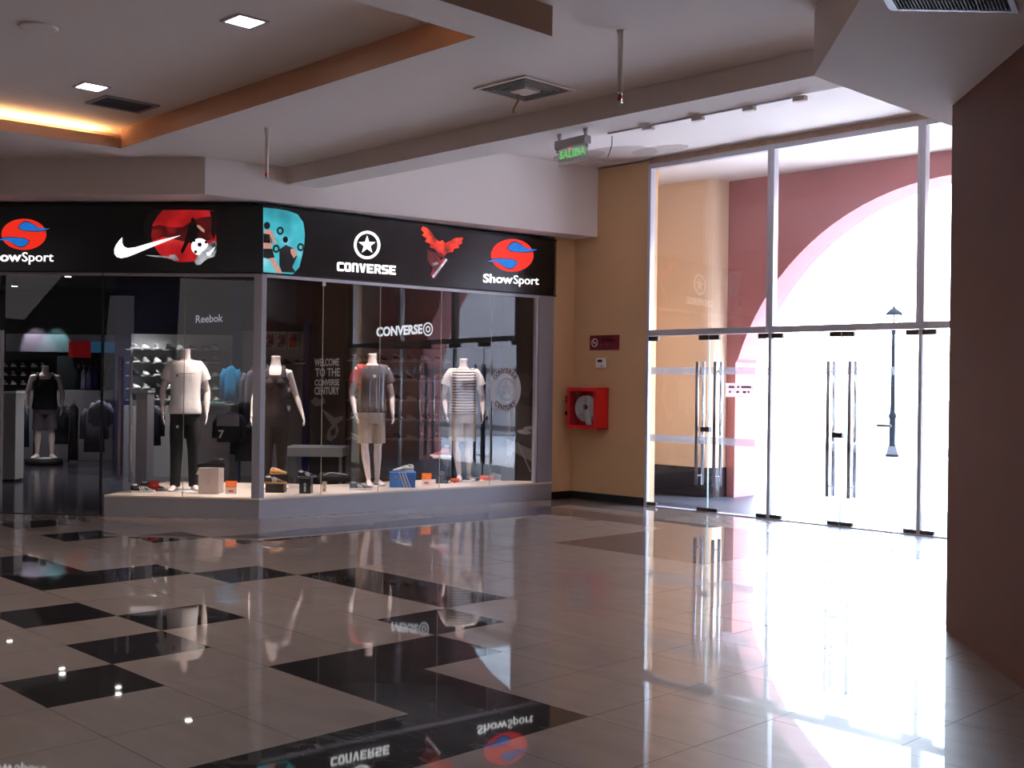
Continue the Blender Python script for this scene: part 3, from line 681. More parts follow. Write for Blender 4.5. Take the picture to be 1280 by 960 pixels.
# pendent sprinklers
def sprinkler(x, y, z0, z1, label):
    t = thing('sprinkler', label, 'sprinkler', (x, y, z0)); H = z0-z1
    mb = MB(); mb.tube([(0, 0, 0), (0, 0, -H+.07)], .017, 12); mb.build('drop_pipe', CEIL, t)
    mb = MB(); mb.lathe([(.028, 0), (.028, -.005), (.02, -.010), (.018, -.010)], n=20); mb.build('ceiling_rose', CEIL, t)
    mb = MB(); mb.lathe([(.014, -H+.08), (.016, -H+.055), (.012, -H+.05)], n=12); mb.tube([(-.012, 0, -H+.055), (-.016, 0, -H+.03), (-.005, 0, -H+.005)], .004, 6); mb.tube([(.012, 0, -H+.055), (.016, 0, -H+.03), (.005, 0, -H+.005)], .004, 6); mb.lathe([(.02, -H+.004), (.02, -H), (.001, -H)], n=12); mb.build('sprinkler_head', CHROME, t)
    mb = MB(); mb.lathe([(.001, -H+.052), (.014, -H+.048), (.017, -H+.03), (.012, -H+.012), (.001, -H+.01)], n=12); mb.build('bulb', mat('bulb_red', rgb(235, 50, 25), .2, var=0), t)
sprinkler(.859, 3.774, ZC, 3.49, 'white sprinkler pipe with red bulb hanging in front of the beam')
sprinkler(-3.563, 3.777, ZC, 3.505, 'white sprinkler pipe with red bulb hanging above the display window sign')
# emergency exit sign under the beam
eL = at(702, 168, ZB); eR = at(735, 160, ZB); PE = Plane(eL, (eR-eL))
t = thing('exit_sign', 'green lettered acrylic exit sign hanging under the ceiling beam', 'exit sign', (eL+eR)/2)
s0, _ = PE.st(698, 180); s1, _ = PE.st(736, 173); zA = PE.st(698, 178)[1]; zB_ = PE.st(698, 188)[1]; zC_ = PE.st(700, 208)[1]
for s in (s0+.03, s1-.03):
    mb = MB(); mb.prism([PE.P((s-.03, ZB), 0), PE.P((s+.03, ZB), 0), PE.P((s+.012, ZB-.05), 0), PE.P((s+.012, zA), 0), PE.P((s-.012, zA), 0), PE.P((s-.012, ZB-.05), 0)], PE.n*.02); wb(mb, 'bracket', ALUF, t)
mb = MB(); mb.prism([PE.P((s0, zA), -.03), PE.P((s1, zA), -.03), PE.P((s1, zB_), -.03), PE.P((s0, zB_), -.03)], PE.n*.08)
for s in (s0, s1-.02): mb.prism([PE.P((s, zB_), .0), PE.P((s+.02, zB_), .0), PE.P((s+.02, zB_-.04), .0), PE.P((s, zB_-.03), .0)], PE.n*.03)
wb(mb, 'housing', ALUF, t, bevel=.005)
mb = MB(); mb.prism([PE.P((s0+.01, zB_), 0), PE.P((s1-.01, zB_), 0), PE.P((s1-.01, zC_), 0), PE.P((s0+.01, zC_), 0)], PE.n*.008); wb(mb, 'acrylic_plate', film_mat('acrylic', rgb(225, 225, 222), .35), t)
vs, fs = text_mesh('SALIDA', 1, .03, 1.1, ext=.001); mxx = max(v.x for v in vs)
H_ = zB_-zC_; mb = MB(); mb.add([PE.P((s0+.03+v.x/mxx*(s1-s0-.06), zC_+H_*.42+v.y*H_*.45/.7), .010) for v in vs], fs); wb(mb, 'lettering', mat('exit_green', rgb(120, 225, 125), .5, emit=.12), t)
mb = MB(); 
for i in range(6): s = s0+.06+i*(s1-s0-.1)/6; mb.prism([PE.P((s, zC_+.03), .009), PE.P((s+.035, zC_+.03), .009), PE.P((s+.035, zC_+.045), .009), PE.P((s, zC_+.045), .009)], PE.n*.001)
wb(mb, 'small_print', GREYP, t)
mb = MB(); mb.lathe([(.001, 0), (.008, 0), (.008, -.012), (.001, -.014)], c=PE.P(((s0+s1)/2-.03, zB_), .02), n=8); wb(mb, 'indicator_lamp', mat('indicator_red', rgb(230, 60, 70), .3, emit=.6), t)
# rail along the back of the beam
r0 = at(760, 166, ZB); r1 = at(1005, 120, ZB)
t = thing('ceiling_rail', 'thin metal rail with white clips along the far edge of the ceiling beam', 'rail', (r0.x, 5.46, ZB))
mb = MB(); mb.bx((0, -.015, -.012), (r1.x-r0.x, .01, 0)); mb.build('rail', mat('rail_grey', rgb(150, 140, 145), .5), t)
for px in (810, 873, 938, 1002):
    q = at(px, 166-(px-760)*.188, ZB); mb = MB(); mb.bx((q.x-r0.x-.05, -.02, -.04), (q.x-r0.x+.05, .03, -.005)); mb.build('clip', CEIL, t)
q = at(765, 170, ZV); mb = MB(); mb.tube([q, q+Vector((0, 0, -.10)), q+Vector((-.02, 0, -.16)), q+Vector((-.08, .02, -.24))], .006, 6)
tag(mb.build('hanging_wire', MBLACK), 'thin dark wire hanging from the white ceiling before the doors', 'wire')
# damp stain on the ceiling by the doors
mb = MB()
for cx, cy_, rx, ry in ((-3.55, 8.95, .55, .42), (-3.0, 9.1, .42, .2), (-4.0, 8.7, .4, .22)):
    mb.prism([(cx+rx*cos(a*pi/14)*(1+.08*sin(3*a)), cy_+ry*sin(a*pi/14), ZV-.002) for a in range(28)], (0, 0, .0015))
o = mb.build('ceiling_stain', film_mat('stain_film', rgb(170, 140, 125), .16)); struct(o)
# grille in the slanted bulkhead
gq = [on_soffit(1113, 10), on_soffit(1160, 12), on_soffit(1274, 13)]
ga = (gq[2]-gq[0]); gw = ga.length; ga.normalize(); gb = nS.cross(ga).normalized()
if gb.dot(CAM-gq[0]) < 0: gb = -gb
dn = -nS if nS.z > 0 else nS
t = thing('ceiling_grille', 'long slatted air grille in the slanted ceiling at the top right', 'air vent', gq[0])
def gp(a, b, h): return gq[0]+ga*a+gb*b+dn*h
def gbox(mb, a0, a1, b0, b1, h0, h1): mb.prism([gp(a0, b0, h0), gp(a1, b0, h0), gp(a1, b1, h0), gp(a0, b1, h0)], dn*(h1-h0))
gd = .34
mb = MB(); gbox(mb, 0, gw, 0, .022, 0, .014); gbox(mb, 0, gw, gd-.02, gd, 0, .014); gbox(mb, 0, .045, .022, gd-.02, 0, .014); gbox(mb, gw-.03, gw, .022, gd-.02, 0, .014); wb(mb, 'frame', ALUF, t)
mb = MB(); gbox(mb, .03, gw-.03, .02, gd-.02, .0, .002); wb(mb, 'backing', MBLACK, t)
mb = MB(); nsl = 30
for i in range(nsl): a_ = .05+(gw-.09)*i/nsl; gbox(mb, a_, a_+.007, .02, gd-.02, .002, .012)
wb(mb, 'slats', mat('grille_grey', rgb(84, 80, 88), .6), t)

# ---- fittings on the door wall
PD = Plane((-4.8, DY), (1, 0))
# hose cabinet
x1b = -4.13; dcab = .24
t = thing('fire_hose_cabinet', 'red metal fire hose cabinet with a glass door on the beige wall', 'fire hose cabinet', (-4.36, DY, .97))
PF = Plane((-4.8, DY-dcab), (1, 0)); xa = PF.st(707, 500)[0]-4.8+4.36; xb = x1b+4.36+.0; zt0 = .985; zt1 = 1.54; xa = xb-.53
mb = MB(); f = .05; RED = mat('cabinet_red', rgb(222, 28, 24), .4, var=.04); z0, z1 = 0, .56
mb.bx((xa, -dcab, z0), (xb, 0, z0+.012)); mb.bx((xa, -dcab, z1-.012), (xb, 0, z1)); mb.bx((xa, -dcab, z0), (xa+.012, 0, z1)); mb.bx((xb-.012, -dcab, z0), (xb, 0, z1)); mb.bx((xa, -.012, z0), (xb, 0, z1)); mb.build('cabinet_body', RED, t)
mb = MB(); y0 = -dcab-.012
mb.bx((xa, y0, z0), (xb, -dcab, z0+f)); mb.bx((xa, y0, z1-f), (xb, -dcab, z1)); mb.bx((xa, y0, z0+f), (xa+f, -dcab, z1-f)); mb.bx((xb-f, y0, z0+f), (xb, -dcab, z1-f)); d_ = mb.build('door', RED, t, bevel=.003)
mb = MB(); mb.bx((xa+f, y0+.003, z0+f), (xb-f, y0+.007, z1-f)); mb.build('door_glass', GLASS, d_)
mb = MB(); mb.bx((xa-.02, y0+.0, z1*.62), (xa+.0, -dcab+.02, z1*.80)); mb.build('hinge', MBLACK, d_); mb = MB(); mb.bx((xa-.012, y0-.02, z1*.32), (xa+.012, y0, z1*.42)); mb.build('latch', MBLACK, d_)
mb = MB(); cx_, cz_ = (xa+xb)/2-.005, .28
HOSE = mat('hose_canvas', rgb(215, 205, 205), .8, bump=.3, bscale=60)
pth = [];
for i in range(130):
    a = i*2*pi/22; r_ = .055+.0205*a/2/pi; pth.append((cx_+r_*cos(a), -.13+.0*i, cz_+r_*sin(a)))
mb2 = MB()
rings = []
for p in pth: rings.append([Vector((p[0], p[1]-.045, p[2])), Vector((p[0], p[1]+.045, p[2])), Vector((p[0]*1+(.010*(p[0]-cx_)/max(.01, math.hypot(p[0]-cx_, p[2]-cz_))), p[1]+.045, p[2]+.010*(p[2]-cz_)/max(.01, math.hypot(p[0]-cx_, p[2]-cz_)))), Vector((p[0]+(.010*(p[0]-cx_)/max(.01, math.hypot(p[0]-cx_, p[2]-cz_))), p[1]-.045, p[2]+.010*(p[2]-cz_)/max(.01, math.hypot(p[0]-cx_, p[2]-cz_))))])
mb2.loft(rings); mb2.prism([(cx_-.01, -.18, cz_-.03), (cx_+.07, -.18, cz_-.0), (cx_+.13, -.18, .06), (cx_+.03, -.18, .06)], (0, .012, 0)); mb2.build('hose', HOSE, t)
mb = MB(); mb.tube([(cx_-.17, -.12, .45), (cx_-.17, -.12, .30), (cx_-.12, -.12, .27)], [.018, .022, .016], 12); mb.lathe([(.035, .47), (.04, .48), (.04, .49), (.02, .50)], c=(cx_-.17, -.12, 0), n=16); mb.build('valve', mat('brass', rgb(170, 130, 70), .3, metal=1), t)
# thermostat
t = thing('thermostat', 'small white thermostat on the beige wall between sign and hose cabinet', 'thermostat', (-4.26, DY, 1.80))
mb = MB(); mb.bx((-.085, -.028, 0), (.085, 0, .13)); mb.build('casing', mat('off_white_plastic', rgb(225, 218, 212), .45), t, bevel=.006)
mb = MB(); mb.bx((-.05, -.031, .075), (.03, -.028, .11)); mb.build('display', mat('lcd', rgb(60, 62, 55), .2), t)
mb = MB(); mb.bx((.0, -.031, .015), (.05, -.028, .03)); mb.build('buttons', GREYP, t)
# no smoking sign
t = thing('no_smoking_sign', 'dark red no smoking sign on the beige wall above the thermostat', 'sign', (-4.21, DY, 2.04))
MAR = mat('maroon_plate', rgb(112, 22, 32), .5)
mb = MB(); mb.bx((-.26, -.012, 0), (.26, 0, .20)); mb.build('plate', MAR, t, bevel=.002)
mb = MB(); WS = mat('sign_white', rgb(215, 200, 205), .5); n_ = 28
for i in range(n_):
    a0, a1 = 2*pi*i/n_, 2*pi*(i+1)/n_; c_ = Vector((-.17, -.0125, .10)); mb.prism([c_+Vector((r*cos(a), 0, r*sin(a))) for r, a in ((.058, a0), (.058, a1), (.045, a1), (.045, a0))], (0, -.002, 0))
mb.box((-.17, -.0135, .10), (.10, .002, .010), Matrix.Rotation(.75, 3, 'Y')); mb.box((-.17, -.0135, .098), (.06, .002, .012)); mb.build('prohibition_symbol', WS, t)
for k_, (body, zz, wd) in enumerate((('PROHIBIDO', .115, .27), ('FUMAR', .055, .16))):
    vs, fs = text_mesh(body, 1, 0, 1.05, ext=.001); mxx = max(v.x for v in vs); mb = MB(); mb.add([Vector((-.07+v.x/mxx*wd, -.0135, zz+v.y*.055)) for v in vs], fs); mb.build('lettering', mat('faded_gold', rgb(158, 92, 70), .6), t)
# notice on the glass door
t = thing('door_notice', 'white printed notice stuck on the glass of the second door leaf', 'notice', (-2.05, DY+.008, 1.44))
mb = MB(); mb.bx((-.20, 0, 0), (.20, .002, .17)); mb.build('paper', paper_mat('paper', rgb(240, 225, 230)), t)
mb = MB(); 
for (x0, x1, z) in ((-.15, -.07, .11), (-.03, -.0, .11), (.03, .17, .11), (-.15, -.12, .05), (-.04, .0, .05), (.05, .10, .05), (.12, .15, .05)): mb.bx((x0, -.002, z), (x1, 0, z+.025))
mb.build('printing', mat('notice_red', rgb(200, 110, 120), .6), t)

# ---- outside: lantern post and bench
bp_ = at(1115, 571, -.02); dd = (bp_-CAM).dot(_f)
t = thing('street_lamp', 'old style lantern post standing outside beyond the arch', 'street lamp', bp_)
IRON = mat('cast_iron', rgb(13, 16, 20), .8, spec=.1)
mb = MB(); mb.lathe([(.15, 0), (.15, .06), (.12, .10), (.10, .22), (.08, .26), (.07, .30), (.07, .9), (.09, .93), (.09, .98), (.06, 1.05), (.05, 1.15)], n=16); mb.build('base', IRON, t)
mb = MB(); mb.lathe([(.055, 1.1), (.05, 1.6), (.06, 1.62), (.05, 1.66), (.042, 2.9), (.06, 2.93), (.04, 2.97)], n=14); mb.build('pole', IRON, t)
mb = MB(); mb.lathe([(.04, 2.95), (.10, 3.0), (.12, 3.03), (.02, 3.04)], n=6); mb.lathe([(.20, 3.36), (.21, 3.39), (.12, 3.47), (.05, 3.51), (.02, 3.56), (.001, 3.58)], n=6)
for k_ in range(6): a = k_*pi/3; mb.tube([(.11*cos(a), .11*sin(a), 3.02), (.20*cos(a), .20*sin(a), 3.37)], .010, 6)
ln = mb.build('lantern_frame', IRON, t)
mb = MB(); mb.lathe([(.10, 3.03), (.19, 3.36)], n=6); mb.build('lantern_glass', GLASS, ln)
r = bpy.data.objects['door_4']; mb = MB(); mb.bx((-.235-r.location.x, -.012, 1.145), (-.07-r.location.x, .012, 1.17)); mb.build('name_bar', DSTEEL, r)
# ================================================================ MANNEQUINS (front = -y, feet at z 0)
def ell_ring(z, rx, ry, cx=0, cy=0, n=28, fold=0, ph=0):
    return [Vector((cx+rx*cos(2*pi*j/n)*(1+fold*sin(5*2*pi*j/n+ph)), cy+ry*sin(2*pi*j/n)*(1+fold*sin(7*2*pi*j/n+ph)), z)) for j in range(n)]
def limb(mb, pts, rad, n=12):
    mb.tube(pts, rad, n)
def body_mesh(P):
    """P: pose and build"""
    w = P.get('w', 1); wd = P.get('waist', 1); mb = MB(); hx = P.get('hipx', 0)
    rows = [(.80, .13*w, .10), (.88, .168*w, .115), (.95, .172*w, .12), (1.03, .150*wd*w, .105), (1.12, .138*wd*w, .10), (1.22, .152*w, .108), (1.32, .175*w, .115), (1.39, .182*w, .108), (1.44, .165*w, .09), (1.475, .10*w, .07), (1.50, .064, .062), (1.56, .056, .056), (1.62, .058, .058)]
    mb.loft([ell_ring(z, rx, ry, hx*max(0, (1.1-z))*1.2, .01 if z > 1.2 else 0) for z, rx, ry in rows])
    if P.get('bust'):
        for s in (-1, 1):
            mb.loft([ell_ring(1.29+dz, r, r, s*.075, -.085) for dz, r in ((-.06, .01), (-.04, .045), (0, .058), (.04, .042), (.06, .01))])
    for s in (-1, 1):
        sh = Vector((s*.185*w, .01, 1.415)); el = Vector(P['el'][0 if s < 0 else 1]); wr = Vector(P['wr'][0 if s < 0 else 1])
        mb.tube([sh-Vector((s*.06, 0, -.01)), sh, sh.lerp(el, .35), el, el.lerp(wr, .3), wr], [.05*w, .058*w, .050*w, .038*w, .041*w, .025*w], 14)
        # hand: palm, four fingers, thumb
        d = (wr-el).normalized(); hd = (d+Vector((0, -.25, -.25))).normalized(); side = Vector((0, -1, 0)); side = (side-hd*side.dot(hd)).normalized(); thick = hd.cross(side).normalized()
        palm = [wr-d*.01, wr+hd*.03, wr+hd*.07, wr+hd*.095]
        rr = [(.024, .020), (.017, .036), (.016, .042), (.012, .036)]
        rings = []
        for p_, (ra, rb) in zip(palm, rr): rings.append([p_+thick*ra*cos(2*pi*j/12)+side*rb*sin(2*pi*j/12) for j in range(12)])
        mb.loft(rings)
        inn = thick if thick.x*s < 0 else -thick
        for k, (off, ln) in enumerate(((.033, .066), (.011, .075), (-.011, .070), (-.031, .055))):
            b0 = wr+hd*.088+side*off; spread = side*(off*.35)
            mb.tube([b0-hd*.02, b0+hd*ln*.45+spread*.5+inn*.004, b0+hd*ln*.8+spread+inn*.016, b0+hd*ln+spread+inn*.028], [.0105, .0098, .009, .0075], 8)
        t0 = wr+hd*.03+side*.03; mb.tube([t0-side*.01, t0+side*.026+hd*.018+inn*.006, t0+side*.036+hd*.05+inn*.012], [.013, .011, .0085], 8)
        hp = Vector((s*.085*w+hx*.3, 0, .87)); kn = Vector(P['kn'][0 if s < 0 else 1]); an = Vector(P['an'][0 if s < 0 else 1])
        mb.tube([hp+Vector((0, 0, .05)), hp, hp.lerp(kn, .4), kn, kn+(an-kn)*.3+Vector((0, .012, 0)), kn+(an-kn)*.65, an], [.085, .088*w, .074*w, .050*w, .054*w, .040*w, .031*w], 16)
        fd = Vector((P.get('toe', (.35, .35))[0 if s < 0 else 1]*s, -1, 0)).normalized()
        sd = Vector((-fd.y, fd.x, 0)); rg = []
        for t_, zz, hh, ww in ((-.055, .03, .026, .022), (-.03, .04, .040, .033), (.03, .042, .042, .036), (.09, .030, .030, .042), (.15, .020, .019, .046), (.19, .016, .013, .030)):
            c = an*1.0+fd*t_; rg.append([Vector((c.x, c.y, zz))+sd*ww*cos(2*pi*j/12)+Vector((0, 0, hh*sin(2*pi*j/12))) for j in range(12)])
        mb.loft(rg)
    return remesh(mb, .0085, smooth_it=3)
POSES = {
 'male': dict(w=1.06, el=((-.285, .05, 1.13), (.285, .05, 1.13)), wr=((-.285, -.06, .90), (.275, -.04, .90)), kn=((-.105, -.015, .47), (.115, -.01, .47)), an=((-.115, .02, .085), (.125, .03, .085)), toe=(.45, .35)),
 'close': dict(w=1.06, el=((-.275, .05, 1.13), (.285, .04, 1.13)), wr=((-.25, -.08, .90), (.28, -.06, .90)), kn=((-.10, -.03, .47), (.095, .01, .47)), an=((-.045, -.06, .085), (.10, .05, .085)), toe=(.1, .3)),
 'female': dict(w=.86, waist=.86, bust=True, el=((-.25, .05, 1.13), (.25, .06, 1.13)), wr=((-.27, -.05, .90), (.33, -.02, .91)), kn=((-.085, -.02, .47), (.085, -.01, .47)), an=((-.085, .01, .085), (.095, .03, .085)), toe=(.3, .3)),
}
BODY = {k: body_mesh(v) for k, v in POSES.items()}
def shirt_mesh(P, zh=.86, sleeve=.55, loose=1.0, tank=False, tight=False, fold=.012):
    w = P.get('w', 1); wd = P.get('waist', 1); mb = MB(); g = .012 if tight else .024*loose
    rows = [(zh, .178*w, .125), (zh+.06, .176*w, .125), (1.03, (.150*wd if tight else .162)*w, .112), (1.12, (.138*wd if tight else .158)*w, .108), (1.22, (.152 if tight else .165)*w, .112), (1.32, .175*w, .118), (1.385, .145*w if tank else .184*w, .106)]+([] if tank else [(1.44, .165*w, .092), (1.478, .108*w, .078)])
    mb.loft([ell_ring(z, rx+g, ry+g, 0, .0, 36, fold*(1 if z < 1.3 else .3), i*.35) for i, (z, rx, ry) in enumerate(rows)])
    if P.get('bust'):
        for s in (-1, 1): mb.loft([ell_ring(1.29+dz, r+.01, r+.012, s*.075, -.085) for dz, r in ((-.07, .01), (-.04, .045), (0, .058), (.04, .042), (.06, .01))])
    if tank:
        for s in (-1, 1): mb.tube([(s*.118*w, -.105, 1.34), (s*.118*w, -.082, 1.42), (s*.112*w, 0, 1.485), (s*.118*w, .08, 1.42), (s*.12*w, .10, 1.34)], [.036, .030, .028, .030, .036], 10)
    else:
        for s in (-1, 1):
            sh = Vector((s*.185*w, .01, 1.42)); el = Vector(P['el'][0 if s < 0 else 1]); e1 = sh.lerp(el, sleeve)
            mb.tube([sh-Vector((s*.10, 0, -.02)), sh-Vector((s*.03, 0, -.005)), sh.lerp(el, .2), e1], [.055, .073, .074, .083+.006*loose], 18)
    return remesh(mb, .010, smooth_it=2)
def pants_mesh(P, zc=.05, wide=1.0, zw=.93, flare=0):
    w = P.get('w', 1); mb = MB(); hx = P.get('hipx', 0)
    mb.loft([ell_ring(z, rx*w+.012, ry+.014, 0, 0, 32, .01, z*9) for z, rx, ry in ((.76, .15, .105), (.82, .172, .118), (.88, .174, .122), (.93, .168, .12), (zw+.03, .160, .115))])
    for s in (-1, 1):
        hp = Vector((s*.085*w, 0, .85)); kn = Vector(P['kn'][0 if s < 0 else 1]); an = Vector(P['an'][0 if s < 0 else 1]); an.z = max(.03, .05)
        pts = []; rad = []
        full = [(hp+Vector((0, 0, .04)), .09), (hp, .100), (hp.lerp(kn, .5), .092*wide), (kn, .074*wide), (kn.lerp(an, .5), .066*wide), (an, .062*wide+flare)]
        for p, r in full:
            if p.z >= zc: pts.append(p); rad.append(r)
        if pts[-1].z > zc+.01:
            nx = next(p for p, r in full if p.z < zc); lp = pts[-1]; pts.append(lp.lerp(nx, (lp.z-zc)/(lp.z-nx.z))); rad.append(rad[-1]*1.03)
        mb.tube(pts, rad, 18)
    return remesh(mb, .010, smooth_it=2)
def stripes_mat(name, c0, c1, per=.034, z0=.9, z1=1.5):
    M = bpy.data.materials.new(name); M.use_nodes = True; t = M.node_tree; N = t.nodes; b = N['Principled BSDF']; b.inputs['Roughness'].default_value = .85
    tc = N.new('ShaderNodeTexCoord'); sp = N.new('ShaderNodeSeparateXYZ'); t.links.new(tc.outputs['Object'], sp.inputs[0])
    nz = N.new('ShaderNodeTexNoise'); nz.inputs['Scale'].default_value = 5; t.links.new(tc.outputs['Object'], nz.inputs['Vector'])
    ma = N.new('ShaderNodeMath'); ma.operation = 'MULTIPLY_ADD'; ma.inputs[1].default_value = .03; t.links.new(nz.outputs['Fac'], ma.inputs[0]); t.links.new(sp.outputs['Z'], ma.inputs[2])
    dv = N.new('ShaderNodeMath'); dv.operation = 'DIVIDE'; dv.inputs[1].default_value = per; t.links.new(ma.outputs[0], dv.inputs[0])
    fr = N.new('ShaderNodeMath'); fr.operation = 'FRACT'; t.links.new(dv.outputs[0], fr.inputs[0])
    lt = N.new('ShaderNodeMath'); lt.operation = 'LESS_THAN'; lt.inputs[1].default_value = .38; t.links.new(fr.outputs[0], lt.inputs[0])
    ax = N.new('ShaderNodeMath'); ax.operation = 'ABSOLUTE'; t.links.new(sp.outputs['X'], ax.inputs[0])
    l2 = N.new('ShaderNodeMath'); l2.operation = 'LESS_THAN'; l2.inputs[1].default_value = .17; t.links.new(ax.outputs[0], l2.inputs[0])
    mu = N.new('ShaderNodeMath'); mu.operation = 'MULTIPLY'; t.links.new(lt.outputs[0], mu.inputs[0]); t.links.new(l2.outputs[0], mu.inputs[1])
    mx = N.new('ShaderNodeMix'); mx.data_type = 'RGBA'; t.links.new(mu.outputs[0], mx.inputs[0]); mx.inputs[6].default_value = c0; mx.inputs[7].default_value = c1; t.links.new(mx.outputs[2], b.inputs['Base Color'])
    return M
CL = lambda n, *c, **k: mat(n, rgb(*c), .85, bump=.35, bscale=9, **k)
def mannequin(label, pose, loc, face, sc, top, bottom, base=True, extra=None):
    t = thing('mannequin', label, 'mannequin', loc, face, None, sc)
    link_mesh('mannequin_body', BODY[pose].copy() if BODY[pose].users else BODY[pose], SKIN, t)
    for nm, me, M in (top, bottom): link_mesh(nm, me, M, t)
    if base:
        mb = MB(); mb.lathe([(.001, 0), (.17, 0), (.17, .006), (.16, .010), (.001, .010)], n=28); o = mb.build('base_plate', WHITEP, t); o.location = (0, -.03, 0)
    return t
def toward(p, off=0):            # rotation that turns the front (-y) to the camera
    d = CAM-Vector(p); return math.atan2(d.x, -d.y)+off
PM, PCs, PFm = POSES['male'], POSES['close'], POSES['female']
m1 = at(230, 613.5, ZS0)
WTEE = CL('white_cotton', 232, 222, 216)
M1 = mannequin('headless white mannequin in a white t-shirt and long black trousers', 'male', m1, toward(m1, .05), (.90, .96, 1.045), ('t_shirt', shirt_mesh(PM, .88), WTEE), ('trousers', pants_mesh(PM, .05, 1.08), CL('black_jersey', 16, 15, 18)))
def chest(t, nm, pts, M, y=-.165):
    mb = MB(); mb.prism([(x, y, z) for x, z in pts], (0, .012, 0)); mb.build(nm, M, t)
PRT = mat('print_dark', rgb(60, 50, 58), .7)
shirt = [o for o in bpy.data.objects if o.parent == M1 and o.name.startswith('t_shirt')][0]
def on_surface(o, x, z, y0=-.5):
    ok, p, n, i = o.ray_cast(Vector((x, y0, z)), Vector((0, 1, 0))); return p.y if ok else -.13
def patch(par, nm, x0, x1, z0, z1, M, h=.004):
    y = min(on_surface(par, x, z) for x in (x0, (x0+x1)/2, x1) for z in (z0, z1)); mb = MB()
    ya = on_surface(par, x0, (z0+z1)/2); yb = on_surface(par, x1, (z0+z1)/2)
    mb.prism([(x0, ya-h, z0), (x1, yb-h, z0), (x1, yb-h, z1), (x0, ya-h, z1)], (0, h+.004, 0)); return mb.build(nm, M, par)
patch(shirt, 'chest_emblem', -.125, -.098, 1.30, 1.33, mat('print_plum', rgb(110, 80, 90), .7))
for i in range(6): patch(shirt, 'chest_lettering', -.085+i*.034, -.058+i*.034, 1.335-.0*i, 1.345, mat('print_rose', rgb(190, 130, 130), .7))
tr_ = [o for o in bpy.data.objects if o.parent == M1 and o.name.startswith('trousers')][0]
patch(tr_, 'thigh_emblem', -.115, -.085, .72, .75, WHITEP)
m2 = at(342.5, 610.5, ZS0)
M2 = mannequin('headless white mannequin in a black tank top and long dark trousers', 'female', m2, toward(m2, -.05), 1.01, ('tank_top', shirt_mesh(PFm, .86, tank=True, tight=True, fold=.004), CL('black_knit', 34, 24, 28)), ('trousers', pants_mesh(PFm, .05, .92), CL('charcoal_jersey', 24, 22, 26)))
for z in (.96, 1.18): 
    mb = MB(); mb.bx((.155, -.13, z), (.185, -.126, z+.055)); mb.build('price_tag', WHITEP, M2)
m3 = at(463.5, 607, ZS0)
M3 = mannequin('headless white mannequin in a grey and red t-shirt and beige shorts', 'close', m3, toward(m3, .22), (.93, .98, 1.045), ('t_shirt', shirt_mesh(PCs, .90), CL('grey_cotton', 78, 72, 74)), ('shorts', pants_mesh(PCs, .52, 1.1), CL('beige_twill', 178, 160, 142)))
ts3 = [o for o in bpy.data.objects if o.parent == M3 and o.name.startswith('t_shirt')][0]
ts3.data.materials.append(CL('red_cotton', 150, 30, 28))
for p in ts3.data.polygons:
    if p.center.x < -.13 and p.center.z > 1.15 and p.center.x < -.16-.0*(p.center.z) or (p.center.x < -.06 and p.center.z > 1.46): p.material_index = 1
patch(ts3, 'chest_emblem', -.02, .02, 1.33, 1.36, WHITEP)
m4 = at(577.5, 600.5, ZS0)
M4 = mannequin('headless white mannequin in a black and white striped t-shirt and pale shorts', 'close', m4, toward(m4, .1), (.96, 1, 1.03), ('t_shirt', shirt_mesh(PCs, .88), stripes_mat('striped_cotton', rgb(228, 214, 205), rgb(40, 28, 30), .037)), ('shorts', pants_mesh(PCs, .52, 1.12), CL('cream_twill', 214, 202, 188)))
m5 = wp(55, 581, 20.6); z5 = m5.z
M5 = mannequin('headless mannequin in a dark tank top and grey shorts, deeper in the shop', 'male', Vector((m5.x, m5.y, max(z5, .12))), toward(m5, 0), 1.03, ('tank_top', shirt_mesh(PM, .86, tank=True), CL('navy_knit', 18, 17, 26)), ('shorts', pants_mesh(PM, .5, 1.1), CL('grey_twill', 96, 88, 96)))
mb = MB(); mb.lathe([(.001, 0), (.32, 0), (.32, max(z5, .12)-.012), (.001, max(z5, .12)-.012)], n=32)
o = mb.build('display_plinth', MBLACK); o.location = (m5.x, m5.y, .009); tag(o, 'low round black plinth under the mannequin deep in the shop', 'plinth')

